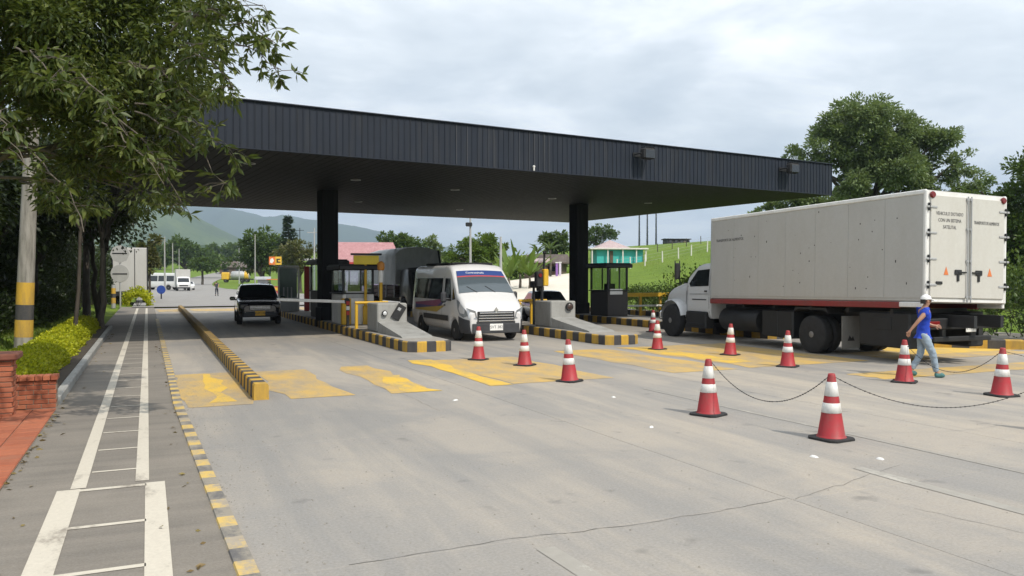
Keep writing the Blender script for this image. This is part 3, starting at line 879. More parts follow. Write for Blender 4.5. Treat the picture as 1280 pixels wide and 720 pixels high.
chain(CP[9] + Z, Vector((13.5, 13.2, .6)), .3, "thin dark chain leaving the right-hand cone to the right")
# ------------------------------------------------------------------ vehicle bodies: lofted from stations along their length (forward = +Y)
def lin(y, pts):
    if y <= pts[0][0]: return pts[0][1]
    for (a, p), (b, q) in zip(pts, pts[1:]):
        if y <= b: return p + (q - p) * (y - a) / (b - a)
    return pts[-1][1]
class Loft:
    def __init__(s, W, zb, zt, k=.12, belt=1.0, rc=.12, crown=.03, arches=(), tuck=.06):
        s.W, s.zb0, s.zt0, s.k, s.belt, s.rc, s.crown, s.arches, s.tuck = W, zb, zt, k, belt, rc, crown, arches, tuck
        s.y0, s.y1 = W[0][0], W[-1][0]
    def zt(s, y): return lin(y, s.zt0)
    def zb(s, y):
        z = lin(y, s.zb0)
        for yw, r, zc in s.arches:
            if abs(y - yw) < r: z = max(z, zc + math.sqrt(r * r - (y - yw) ** 2))
        return z
    def side(s, y, z):
        z0 = lin(y, s.zb0)
        return lin(y, s.W) - s.k * max(0, z - s.belt) - s.tuck * max(0, 1 - (z - z0) / .35) ** 2
    def top(s, y, x):
        w = lin(y, s.W); return s.zt(y) + s.crown * (1 - (x / w) ** 2)
    def mesh(s, mb, mi=0, extra=()):
        ys = set([p[0] for p in s.W + s.zt0 + s.zb0 if s.y0 <= p[0] <= s.y1] + list(extra))
        for yw, r, zc in s.arches:
            for i in range(15): ys.add(yw - r * math.cos(math.pi * i / 14))
        a = np.arange(s.y0, s.y1 + .001, .16); ys |= set(float(v) for v in a)
        ys = sorted(ys); o = [ys[0]]
        for y in ys[1:]:
            if y - o[-1] > .012: o.append(y)
        ys = o; rows = []
        for y in ys:
            zb, zt = s.zb(y), s.zt(y); zt = max(zt, zb + .06); rc = min(s.rc, (zt - zb) * .45)
            half = [(0.0, zb), (max(.05, s.side(y, zb) - .03), zb)]
            for f in (.04, .16, .3, .45, .6, .75, .88, 1.0):
                z = zb + (zt - rc - zb) * f; half.append((s.side(y, z), z))
            xe = s.side(y, zt - rc)
            for w in (30, 60): half.append((xe - rc * (1 - math.cos(R(w))), zt - rc + rc * math.sin(R(w))))
            half.append((xe - rc, zt))
            for f in (.6, .3): half.append(((xe - rc) * f, zt + s.crown * (1 - f * f)))
            half.append((0.0, zt + s.crown))
            row = [(-x, y, z) for x, z in reversed(half)] + [(x, y, z) for x, z in half[1:-1]]
            rows.append(row)
        n = len(rows[0]); vs = [p for r in rows for p in r]; fs = []
        for i in range(len(rows) - 1):
            for j in range(n): fs.append((i * n + j, i * n + (j + 1) % n, (i + 1) * n + (j + 1) % n, (i + 1) * n + j))
        mb.add(vs, fs, mi, True)
        mb.add(rows[0], [tuple(range(n))], mi); mb.add(rows[-1], [tuple(reversed(range(n)))], mi)
        return mb
    def patch(s, mb, quad, sg, off=.006, nu=6, nv=4, mi=0):
        "panel lying on the side: quad of (y,z) corners in order"
        a, b, c, d = [Vector(q) for q in quad]
        def fn(i, j):
            p = (a * (1 - i) + b * i) * (1 - j) + (d * (1 - i) + c * i) * j
            return (sg * (s.side(p.x, p.y) + off), p.x, p.y)
        return mb.grid(fn, nu, nv, mi)
    def tpatch(s, mb, quad, off=.006, nu=6, nv=8, mi=0):
        "panel lying on the top: quad of (y,x)"
        a, b, c, d = [Vector(q) for q in quad]
        def fn(i, j):
            p = (a * (1 - i) + b * i) * (1 - j) + (d * (1 - i) + c * i) * j
            sl = (s.zt(p.x + .05) - s.zt(p.x - .05)) / .1; L = math.hypot(1, sl)
            return (p.y, p.x - sl / L * off, s.top(p.x, p.y) + off / L)
        return mb.grid(fn, nu, nv, mi)
def paint(name, c, rough=.22, coat=.6, dirt=(.2, .18, .15), amt=.25):
    m = MT(name); v = m.coord(); n = m.noise(v, 1.7, 7, .65); f = m.noise(v, 14, 4, .7)
    sep = m.node("ShaderNodeSeparateXYZ"); m.l.new(v, sep.inputs[0])
    low = m.ramp(m.math('ADD', m.math('MULTIPLY', sep.outputs[2], .8), m.math('MULTIPLY', n, .5)), [(.35, amt * 1.6), (.9, amt * .25)])
    m.base(m.mix(low, m.mix(m.ramp(f, [(.4, 0.0), (.8, .06)]), c, dirt), dirt)).set(m.ramp(n, [(.3, rough), (.8, rough + .2)]), coat=coat)
    return m.m
M_TYRE = simple("tyre_rubber", (.020, .020, .021), .85, 0, .35, 6, .3)
M_RIM = dirty("steel_rim", (.30, .30, .30), (.10, .09, .08), .6, .45, .6)
M_PLAST = simple("grey_black_plastic", (.035, .037, .042), .6, 0, .2, 5)
def wheel(parent, x, y, r, w, rim=M_RIM, hub=True):
    sg = 1 if x > 0 else -1
    b = MB(); prof = [(r * .58, -w / 2), (r * .9, -w / 2 * .98), (r * .985, -w / 2 * .78), (r, -w / 2 * .5), (r, w / 2 * .5), (r * .985, w / 2 * .78), (r * .9, w / 2 * .98), (r * .58, w / 2)]
    b.lathe(prof, 28, axis='X')
    o = b.build("wheel", M_TYRE, parent, (x - sg * w / 2, y, r))
    b = MB(); b.lathe([(r * .60, sg * w * .46), (r * .55, sg * w * .50), (r * .50, sg * w * .38), (r * .30, sg * w * .30), (r * .22, sg * w * .46), (r * .14, sg * w * .52), (.0, sg * w * .52)], 20, axis='X', caps=False)
    for i in range(8):
        a = 6.283 * i / 8; b.box((sg * w * .345, r * .4 * math.cos(a), r * .4 * math.sin(a)), (.02, r * .09, r * .09), 1)
    b.build("rim", [rim, M_BLACK], o)
    return o
def plate(parent, M, body, mat, w=.44, h=.2, size=.13):
    b = MB(); b.M = M; b.box((0, 0, 0), (w, h, .012), bev=.005); o = b.build("number_plate", mat, parent)
    text(body, size, M_PRINT, o, M @ Matrix.Translation((0, 0, .008)), ext=.0015)
    return o
M_PLW = simple("white_plate", (.72, .72, .70), .5); M_PLY = simple("yellow_plate", (.75, .42, .03), .5)
FRONT = lambda y, z: frame_mat((0, y, z), (-1, 0, 0), (0, 0, 1))     # faces +Y
REAR = lambda x, y, z: frame_mat((x, y, z), (1, 0, 0), (0, 0, 1))    # faces -Y
def lens(parent, lf, quad_top=None, quad_side=None, sg=1, name="headlight"):
    b = MB()
    return b
# ---------------------------------------------------------------- white passenger van, facing us
M_VAN = paint("van_white", (.66, .66, .665), .25, .6, amt=.16)
van = thing("passenger_van", "white high-roof passenger van facing us under the canopy", "van", (-1.72, 28.67, 0), R(204))
V = Loft(W=[(-2.95, 1.0), (-2.85, 1.05), (-2.5, 1.09), (2.0, 1.09), (2.45, 1.07), (2.72, 1.02), (2.88, .94), (2.95, .86)],
         zb=[(-2.95, .42), (-2.6, .33), (2.5, .33), (2.8, .27), (2.95, .27)],
         zt=[(-2.95, 2.36), (-2.86, 2.46), (-2.6, 2.5), (.95, 2.5), (1.22, 2.46), (1.42, 2.30), (1.8, 1.92), (2.18, 1.53), (2.3, 1.45), (2.6, 1.25), (2.82, 1.04), (2.95, .94)],
         k=.10, belt=1.05, rc=.15, crown=.05, arches=[(1.93, .43, .32), (-1.75, .43, .32)])
V.mesh(MB()).build("body", M_VAN, van) if False else None
b = MB(); V.mesh(b); b.build("body", M_VAN, van)
b = MB(); V.tpatch(b, [(2.16, -.98), (1.45, -.83), (1.45, .83), (2.16, .98)], .008, 8, 12); ws = b.build("windshield", MT("windscreen_glass").base((.075, .095, .11)).set(.06, 0, .9).m, van)
m_banner = MT("blue_banner").base((.02, .05, .20)).set(.4).m
b = MB(); V.tpatch(b, [(1.62, -.86), (1.455, -.825), (1.455, .825), (1.62, .86)], .012, 3, 10); ban = b.build("banner", m_banner, ws)
b = MB(); V.tpatch(b, [(1.66, -.868), (1.625, -.86), (1.625, .86), (1.66, .868)], .012, 1, 10); b.build("red_stripe", simple("red_film", (.45, .06, .07), .4), ws)
sl = math.atan2(2.30 - 1.92, 1.42 - 1.8)
up = Vector((0, 1.42 - 1.8, 2.30 - 1.92)).normalized()
text("Cootranshuila", .115, M_WPRINT, ws, frame_mat((.20, 1.555, V.top(1.53, .2) + .003), (-1, 0, 0), up), ext=.001)
for x in (-.3, .35):
    b = MB(); p0 = Vector((x, 2.19, V.top(2.19, x) + .02)); b.tube([p0, (x + .3, 1.99, V.top(1.99, x + .3) + .025)], .009, 5); b.build("wiper", M_BLACK, van)
M_HEADL = MT('headlamp_glass').base((.30, .32, .34)).set(.12, .3).m
for sg in (-1, 1):
    b = MB(); V.patch(b, [(-2.55, 1.32), (.62, 1.32), (.62, 2.06), (-2.55, 2.06)], sg, .008, 14, 5); b.build("side_window", M_GLASS, van)
    b = MB(); V.patch(b, [(.86, 1.30), (1.66, 1.30), (1.36, 2.04), (.86, 2.06)], sg, .008, 6, 5); b.build("door_window", M_GLASS, van)
    b = MB(); V.patch(b, [(1.72, 1.33), (2.02, 1.36), (1.74, 1.72), (1.70, 1.74)], sg, .008, 3, 3); b.build("quarter_window", M_GLASS, van)
    b = MB(); V.patch(b, [(.72, .48), (.735, .48), (.735, 2.12), (.72, 2.12)], sg, .004, 1, 5); V.patch(b, [(-1.0, .48), (-.985, .48), (-.985, 2.12), (-1.0, 2.12)], sg, .004, 1, 5); b.build("door_seam", M_BLACK, van)
    b = MB(); V.patch(b, [(-1.28, .62), (1.42, .62), (1.42, .80), (-1.28, .80)], sg, .022, 10, 2); b.build("side_moulding", M_PLAST, van)
    for k, (c, z0, z1) in enumerate([((.03, .035, .16), .96, 1.12), ((.22, .05, .12), 1.10, 1.19), ((.45, .32, .05), .90, .965)]):
        b = MB(); V.patch(b, [(-2.3, z0), (.2, z0 - .02), (1.0, z1 + .16), (-2.3, z1 - .02)], sg, .007 + .003 * k, 12, 2); b.build("swoosh_stripe", simple("swoosh_%s" % ("blue", "purple", "yellow")[k], c, .35), van)
    b = MB()
    # swept headlamp wrapping the front corner
    b.add([(sg * (V.side(y, z) + .012), y, z) for y, z in ((2.14, 1.36), (2.34, 1.31), (2.60, 1.16), (2.80, 1.02), (2.88, .84), (2.70, .78), (2.46, .86), (2.28, 1.05))], [tuple(range(8))])
    b.add([(sg * x, y, z) for x, y, z in ((.99, 2.83, 1.10), (.72, 2.968, 1.0), (.655, 2.975, .74), (.93, 2.925, .74))], [(0, 1, 2, 3)])
    b.build("headlight", M_HEADL, van)
    b = MB(); b.box((sg * 1.30, 1.52, 1.42), (.20, .12, .36), bev=.05); b.tube([(sg * 1.04, 1.58, 1.36), (sg * 1.24, 1.54, 1.36)], .035, 6); b.build("mirror", M_PLAST, van)
    b = MB(); V.patch(b, [(2.37, .27), (2.93, .27), (2.93, .70), (2.37, .82)], sg, .016, 6, 4); b.build("bumper_corner", M_PLAST, van)
    b = MB(); V.patch(b, [(.95, 1.12), (1.12, 1.12), (1.12, 1.17), (.95, 1.17)], sg, .02, 2, 1); b.build("door_handle", M_PLAST, van)
b = MB(); b.box((0, 2.962, .43), (1.66, .05, .32), bev=.02); b.box((0, 2.95, .62), (1.36, .05, .08), bev=.01); b.build("bumper", M_PLAST, van)
b = MB(); b.box((0, 2.958, .80), (1.30, .03, .36), bev=.01); gr = b.build("grille", M_BLACK, van)
for k in range(4): MB().box((0, 2.985, .675 + .085 * k), (1.26 - .03 * k, .035, .038), bev=.008).build("chrome_bar", M_CHROME, gr)
b = MB(); b.prism([(0, -.10), (.07, 0), (0, .10), (-.07, 0)], 2.965, 2.985, 'Y'); b.M = Matrix(); b.build("badge", M_CHROME, van, (0, .005, 1.02))
plate(van, FRONT(2.995, .47), "SVT 382", M_PLW, .46, .22)
for x, y in ((-1.07, 1.93), (1.07, 1.93), (-1.07, -1.75), (1.07, -1.75)): wheel(van, x, y, .35, .23)
b = MB(); b.box((0, -.6, 2.58), (1.5, 2.9, .04), bev=.01)
for y in (-1.9, -.6, .7): b.box((0, y, 2.545), (1.6, .06, .05))
b.build("roof_rack", M_DARK, van)
# ---------------------------------------------------------------- dark pick-up / sport utility in the left lane
M_SUV = paint("suv_black", (.014, .016, .024), .14, 1.0, amt=.08)
suv = thing("sport_utility", "black sport utility car with yellow plate facing us in the left lane", "car", (-11.9, 37.3, 0), R(201))
V2 = Loft(W=[(-2.4, .80), (-2.25, .88), (-1.8, .93), (1.6, .93), (2.0, .89), (2.25, .78), (2.36, .66)], zb=[(-2.4, .45), (-2.1, .34), (2.0, .34), (2.36, .36)],
          zt=[(-2.4, 1.05), (-2.3, 1.5), (-2.05, 1.72), (-.2, 1.78), (.3, 1.74), (.45, 1.68), (1.05, 1.18), (1.2, 1.12), (1.9, 1.05), (2.2, .97), (2.36, .84)],
          k=.27, belt=1.02, rc=.10, crown=.03, arches=[(1.45, .42, .36), (-1.45, .42, .36)])
b = MB(); V2.mesh(b); b.build("body", M_SUV, suv)
b = MB(); V2.tpatch(b, [(1.02, -.74), (.47, -.62), (.47, .62), (1.02, .74)], .008, 6, 10); b.build("windshield", M_GLASS, suv)
for sg in (-1, 1):
    for q in ([(.02, 1.08), (.86, 1.08), (.36, 1.60), (.02, 1.63)], [(-1.0, 1.08), (-.06, 1.08), (-.06, 1.63), (-1.0, 1.63)], [(-2.0, 1.12), (-1.08, 1.08), (-1.08, 1.62), (-1.9, 1.55)]):
        b = MB(); V2.patch(b, q, sg, .008, 5, 4); b.build("side_window", M_GLASS, suv)
    b = MB(); b.box((sg * 1.10, .78, 1.14), (.24, .12, .17), bev=.05); b.tube([(sg * .86, .82, 1.08), (sg * 1.06, .79, 1.1)], .03, 6); b.build("mirror", M_SUV, suv)
    b = MB(); b.box((sg * .66, 2.27, .83), (.34, .12, .17), bev=.04); b.build("headlight", simple("smoked_lens", (.12, .12, .13), .12), suv)
    b = MB(); b.lathe([(.06, 2.37), (.05, 2.39)], 12, c=(sg * .62, 0, .52), axis='Y'); b.build("fog_light", M_LAMP, suv)
b = MB(); b.box((0, 2.355, .78), (.92, .05, .22), bev=.02); g2 = b.build("grille", M_BLACK, suv)
for k in range(3): MB().box((0, 2.385, .71 + .06 * k), (.86, .02, .018)).build("bar", M_CHROME, g2)
b = MB(); b.box((0, 2.32, .48), (1.50, .16, .26), bev=.06); b.build("bumper", M_PLAST, suv)
plate(suv, FRONT(2.412, .52), "KLM 295", M_PLY, .42, .2, .12)
b = MB()
for x in (-.62, .62): b.tube([(x, -1.9, 1.76), (x, -1.7, 1.83), (x, -.2, 1.86), (x, .1, 1.80)], .02, 6)
b.build("roof_rail", M_DARK, suv)
for x, y in ((-.94, 1.45), (.94, 1.45), (-.94, -1.45), (.94, -1.45)): wheel(suv, x, y, .37, .24)
# ---------------------------------------------------------------- small black car behind the right island
car = thing("parked_car", "black car whose roof shows behind the concrete block right of the van", "car", (1.55, 36.6, 0), R(188))
V3 = Loft(W=[(-2.1, .74), (-1.9, .82), (1.5, .84), (1.9, .78), (2.05, .66)], zb=[(-2.1, .4), (-1.9, .26), (1.8, .26), (2.05, .3)],
          zt=[(-2.1, .95), (-1.9, 1.05), (-1.5, 1.12), (-.95, 1.44), (-.2, 1.48), (.2, 1.44), (.95, 1.0), (1.1, .96), (1.8, .84), (2.05, .68)], k=.34, belt=.92, rc=.09, crown=.03, arches=[(1.28, .34, .3), (-1.28, .34, .3)])
b = MB(); V3.mesh(b); b.build("body", M_SUV, car)
b = MB(); V3.tpatch(b, [(.92, -.66), (.24, -.54), (.24, .54), (.92, .66)], .008, 6, 8); b.build("windshield", M_GLASS, car)
for sg in (-1, 1):
    b = MB(); V3.patch(b, [(-1.1, .98), (.72, .98), (.15, 1.36), (-.8, 1.36)], sg, .008, 6, 4); b.build("side_window", M_GLASS, car)
    b = MB(); b.box((sg * 1.0, .62, 1.0), (.2, .1, .13), bev=.04); b.tube([(sg * .76, .66, .95), (sg * .96, .62, .97)], .025, 5); b.build("mirror", M_SUV, car)
for x, y in ((-.85, 1.28), (.85, 1.28), (-.85, -1.28), (.85, -1.28)): wheel(car, x, y, .30, .19)
# ---------------------------------------------------------------- grey tarpaulin lorry behind the van
M_TARP = MT("grey_tarpaulin")
_v = M_TARP.coord(); _n1 = M_TARP.noise(_v, 1.3, 6, .6); _n2 = M_TARP.noise(M_TARP.coord(scale=(1, 1, .2)), 4, 5)
M_TARP.base(M_TARP.mix(M_TARP.ramp(_n2, [(.5, 0.0), (.75, .4)]), M_TARP.ramp(_n1, [(.3, (.36, .38, .39)), (.7, (.46, .48, .49))]), (.2, .19, .17))).set(.75); M_TARP.bump(_n1, .6, .06); M_TARP = M_TARP.m
lor = thing("covered_lorry", "grey tarpaulin covered lorry waiting behind the white van", "truck", (-6.6, 47.6, 0), R(205)); lor.scale = (1.13, 1.13, 1.13)
def tp(y, a, w=1.18):    # tarp cross-section, a in 0..1 over the arch
    pts = [(-w, 1.50), (-w, 2.55), (-w * .99, 3.02), (-w * .86, 3.22), (-w * .45, 3.36), (0, 3.40), (w * .45, 3.36), (w * .86, 3.22), (w * .99, 3.02), (w, 2.55), (w, 1.50)]
    f = a * 10; i = min(9, int(f)); f -= i; p, q = pts[i], pts[i + 1]
    x, z = p[0] + (q[0] - p[0]) * f, p[1] + (q[1] - p[1]) * f
    sag = .05 * abs(math.sin(y * math.pi / 1.15)); k = sm(1.6, 2.4, z) * (1 - sm(3.3, 3.4, z) * .3)
    return (x * (1 - sag * .5 * k), y, z - sag * .7 * sm(3, 3.3, z))
b = MB(); b.grid(lambda i, j: tp(-2.9 + 5.8 * i, j), 40, 30)
b.add([tp(2.9, j / 20) for j in range(21)], [tuple(range(21))]); b.add([tp(-2.9, j / 20) for j in range(21)], [tuple(reversed(range(21)))])
tarp = b.build("tarpaulin", M_TARP, lor)
b = MB(); rr = random.Random(5)
for k in range(26):
    z = 1.55 + k * .07
    for sg in (-1, 1): b.box((sg * 1.16, 2.91, z), (.035 + rr.uniform(0, .03), .02, .035))
    
tag(b.build("lacing", simple("pale_cord", (.5, .5, .48), .8), tarp), kind='stuff')
b = MB(); b.add([(-.55, 2.915, 2.75), (-.1, 2.915, 2.75), (-.35, 2.915, 3.2), (-.75, 2.915, 3.12)], [(0, 1, 2, 3)]); b.build("patch", simple("pale_tarp_patch", (.34, .36, .38), .7), tarp)
M_BED = dirty("dark_red_boards", (.055, .03, .026), (.12, .1, .08), .5, .7)
for z in (.98, 1.17, 1.36): MB().box((0, 0, z), (2.36, 5.8, .165), bev=.012).build("board", M_BED, lor)
for sg in (-1, 1):
    for y in (-2.8, -1.4, 0, 1.4, 2.8): MB().box((sg * 1.2, y, 1.2), (.05, .08, .66), bev=.01).build("stake", M_GALV, lor)
b = MB()
for sg in (-1, 1): b.box((sg * .42, 1.1, .74), (.12, 8.0, .22))
b.build("chassis", M_DARK, lor)
VL = Loft(W=[(3.05, 1.02), (4.4, 1.04), (4.75, .98), (4.85, .9)], zb=[(3.05, .55), (4.85, .45)], zt=[(3.05, 2.25), (3.9, 2.32), (4.2, 2.2), (4.62, 1.45), (4.85, 1.1)], k=.1, belt=1.3, rc=.12, crown=.04, arches=[(3.75, .52, .42)])
b = MB(); VL.mesh(b); b.build("cab", paint("lorry_cab", (.05, .052, .056), .35, .3), lor)
b = MB(); VL.tpatch(b, [(4.58, -.84), (4.26, -.8), (4.26, .8), (4.58, .84)], .008, 5, 8); b.build("windshield", M_GLASS, lor)
b = MB(); b.tube([(-.96, 3.7, 1.6), (-1.02, 3.2, 2.6), (-1.0, 3.0, 3.2)], .05, 6); b.build("snorkel", M_BLACK, lor)
for x, y in ((-1.05, 3.75), (1.05, 3.75), (-1.15, -1.5), (1.15, -1.5)): wheel(lor, x, y, .45, .3)
# ---------------------------------------------------------------- white box truck leaving, right lane
BR = R(22)
box_side = dirty("box_panel_white", (.43, .425, .41), (.30, .275, .24), .3, .42, scale=(1, .8, .35), sc=1.6)
truck = thing("box_truck", "big white box truck with red side rail seen from behind", "truck", (10.72, 18.9, 0), BR)
# body sits tilted on its springs: a little nose-down and leaning to the right
TB = Matrix.Translation((0, 3.7, 1.35)) @ Matrix.Rotation(R(1.5), 4, 'Y') @ Matrix.Rotation(R(-.8), 4, 'X') @ Matrix.Translation((0, -3.7, -1.35))
def tb(): 
    m = MB(); m.M = TB.copy(); return m
BW, BL, BZ, BH = 1.32, 8.15, 1.40, 2.62
b = tb(); b.box((0, BL / 2, BZ + BH / 2), (2 * BW, BL, BH), bev=.05); bx = b.build("cargo_box", box_side, truck)
for sg in (-1, 1):
    w = BL / 7
    for k in range(7):
        b = tb(); b.box((sg * (BW + .004), w * (k + .5), BZ + BH / 2), (.014, w - .006, BH - .22), bev=.004); b.build("side_panel", box_side, bx)
    b = tb(); b.box((sg * (BW - .01), BL / 2, BZ + BH - .05), (.07, BL + .02, .11), bev=.02); b.build("roof_rail", M_WHITEP, truck)
    b = tb(); b.box((sg * (BW - .01), BL / 2 + .35, BZ - .06), (.08, BL - .7, .15), bev=.015); b.build("red_rail", dirty("maroon_rail", (.22, .025, .025), (.1, .06, .05), .5, .5), truck)
    b = tb(); b.box((sg * (BW - .01), .36, BZ - .045), (.085, .68, .12), bev=.015); b.build("white_rail_end", M_WHITEP, truck)
    for k in (0, 1):
        b = tb(); b.box((sg * (BW - .02), BL * k + (.02 if k == 0 else -.02), BZ + BH / 2), (.08, .09, BH - .02), bev=.02); b.build("corner_post", M_GALV if k else M_WHITEP, truck)
rr = random.Random(21)
b = tb()
for k in range(34):
    y, z = rr.uniform(.3, BL - .3), BZ + rr.uniform(.25, BH - .2); s_ = rr.uniform(.012, .03)
    b.box((-BW - .0125, y, z), (.004, s_, s_ * rr.uniform(.8, 2.2)))
tag(b.build("scuff", simple("scuff_black", (.05, .045, .04), .8), bx), kind='stuff')
text("TRANSPORTE DE ALIMENTOS", .12, M_PRINT, truck, TB @ frame_mat((-BW - .014, BL - .95, BZ + 1.87), (0, -1, 0), (0, 0, 1)), ext=.002, sx=.85)
# rear doors
b = tb(); b.box((0, -.004, BZ + BH / 2), (2 * BW - .1, .02, BH - .06)); b.build("rear_frame", M_WHITEP, truck)
doors = []
door_m = dirty("rear_door_white", (.52, .51, .475), (.36, .33, .28), .3, .4, sc=1.8)
for sg in (-1, 1):
    dw = BW - .13
    b = tb(); b.box((sg * (dw / 2 + .035), -.032, BZ + BH / 2 + .0), (dw - .02, .04, BH - .24), bev=.012); d = b.build("rear_door", door_m, truck); doors.append(d)
    for k in range(4):
        z = BZ + .42 + k * .60
        b = tb(); b.box((sg * (BW - .12), -.062, z), (.34, .022, .05), bev=.008); b.build("hinge", M_GALV, d)
        b = tb(); b.tube([(sg * (BW - .05), -.05, z - .09), (sg * (BW - .05), -.05, z + .09)], .028, 6); b.build("hinge_pin", M_DARK, d)
    for off in (.055,):
        b = tb(); b.tube([(sg * off, -.085, BZ + .02), (sg * off, -.085, BZ + BH - .10)], .017, 8)
        for z in (.15, 1.0, 1.75, 2.45): b.box((sg * off, -.072, BZ + z), (.075, .035, .06), bev=.006)
        b.build("lock_rod", M_GALV, d)
    b = tb(); b.box((sg * .34, -.07, BZ + .73), (.22, .025, .12), bev=.01); b.box((sg * .22, -.085, BZ + .73), (.26, .02, .035), bev=.006); b.box((sg * .34, -.07, BZ + .60), (.07, .02, .16), bev=.006); b.build("latch", M_DARK, d)
    b = tb(); b.prism([(-.07, 0), (.07, 0), (0, .17)], -.058, -.054, 'Y'); b.M = Matrix(); 
    o = MB(); o.M = TB @ Matrix.Translation((sg * .72, 0, BZ + .66)); o.prism([(-.075, 0), (.075, 0), (0, .19)], -.060, -.054, 'Y'); o.build("reflector", simple("orange_reflector", (.60, .17, .05), .4), d)
    b = tb(); b.lathe([(.075, -.03), (.085, -.06), (.06, -.09)], 14, c=(sg * (BW - .15), 0, BZ + BH - .12), axis='Y'); b.build("marker_light", M_RED, truck)
b = tb(); b.box((-.95, -.066, BZ + .47), (.20, .03, .07), bev=.01); b.build("step_handle", M_DARK, doors[0])
for k, s_ in enumerate(("VEHICULO DOTADO", "CON UN SISTEMA", "SATELITAL")):
    text(s_, .115, M_PRINT, doors[0], TB @ REAR(-.62, -.056, BZ + 2.08 - .155 * k), ext=.001, sx=.8)
text("TRANSPORTE DE ALIMENTOS", .11, M_PRINT, doors[1], TB @ REAR(.60, -.056, BZ + 1.92), ext=.001, sx=.58)
b = tb(); b.box((0, 8.35, BZ + 1.9), (1.7, .42, 1.1), bev=.05); b.build("cooling_unit", M_GALV, truck)
# chassis
b = MB()
for sg in (-1, 1): b.box((sg * .43, 5.2, 1.05), (.10, 11.6, .28))
for y in (.2, 2.2, 3.2, 4.4, 6, 7.6): b.box((0, y, 1.03), (.8, .12, .2))
for y in (1, 2.4, 3.7, 5.2, 6.6): b.box((0, y, 1.24), (2.5, .10, .12))
b.build("chassis", M_DARK, truck)
b = MB(); b.lathe([(.10, -.9), (.16, -.2), (.27, -.12), (.27, .12), (.16, .2), (.10, .9)], 14, c=(0, 3.7, .55), axis='X'); b.lathe([(.08, -.95), (.08, .95)], 10, c=(0, 10.62, .5), axis='X'); b.build("axle", M_DARK, truck)
b = MB(); b.box((0, .12, .98), (2.3, .12, .26), bev=.02); b.box((0, .10, .62), (1.9, .1, .12), bev=.02)
for x in (-.6, .6): b.box((x, .12, .8), (.1, .08, .4))
b.build("underrun_bar", M_DARK, truck)
for sg in (-1, 1): MB().box((sg * .95, .05, .98), (.34, .05, .14), bev=.02).build("tail_light", M_RED, truck)
plate(truck, REAR(.25, .05, .86), "WTN 640", M_PLW, .34, .17, .10)
for sg in (-1, 1):
    b = MB(); b.box((sg * .98, 2.55, .64), (.62, .02, .86), bev=.008); mf = b.build("mud_flap", dirty("pale_rubber", (.22, .215, .2), (.1, .095, .09), .6, .8), truck)
    b = MB(); b.prism([(-.12, .42), (.12, .42), (.06, .54), (.02, .48), (-.05, .56)], 2.535, 2.539, 'Y'); b.build("emblem", M_BLACK, mf, (sg * .98, 0, 0))
for sg in (-1, 1):
    b = MB(); b.box((sg * 1.0, 1.25, .80), (.5, 1.55, .86), bev=.04); b.box((sg * 1.257, 1.25, .95), (.02, .5, .3), bev=.006); b.build('storage_box', M_DARK, truck)
    b = MB(); b.box((sg * 1.02, 4.75, .74), (.42, .62, .80), bev=.04); b.build('battery_box', M_DARK, truck)
    b = MB(); b.prism([(4.35, 1.12), (4.28, 1.26), (3.12, 1.26), (3.05, 1.12), (3.2, 1.20), (4.2, 1.20)], sg * 1.28, sg * .72, 'X'); b.build('wheel_guard', M_BLACK, truck)
b = MB(); b.lathe([(.33, 6.0), (.36, 6.04), (.36, 7.75), (.33, 7.8)], 18, c=(-.92, 0, .76), axis='Y'); b.build("fuel_tank", M_DARK, truck)
b = MB(); b.box((-.98, 5.45, .74), (.42, .7, .78), bev=.03); b.build("tool_box", M_DARK, truck)
b = MB(); b.box((.95, 6.4, .76), (.5, 2.4, .7), bev=.05); b.build("battery_box", M_DARK, truck)
for x, y, w in ((-1.24, 3.7, .29), (1.24, 3.7, .29), (-.90, 3.7, .27), (.90, 3.7, .27)): wheel(truck, x, y, .52, w)
for x in (-1.24, 1.24): wheel(truck, x, 10.62, .57, .31)
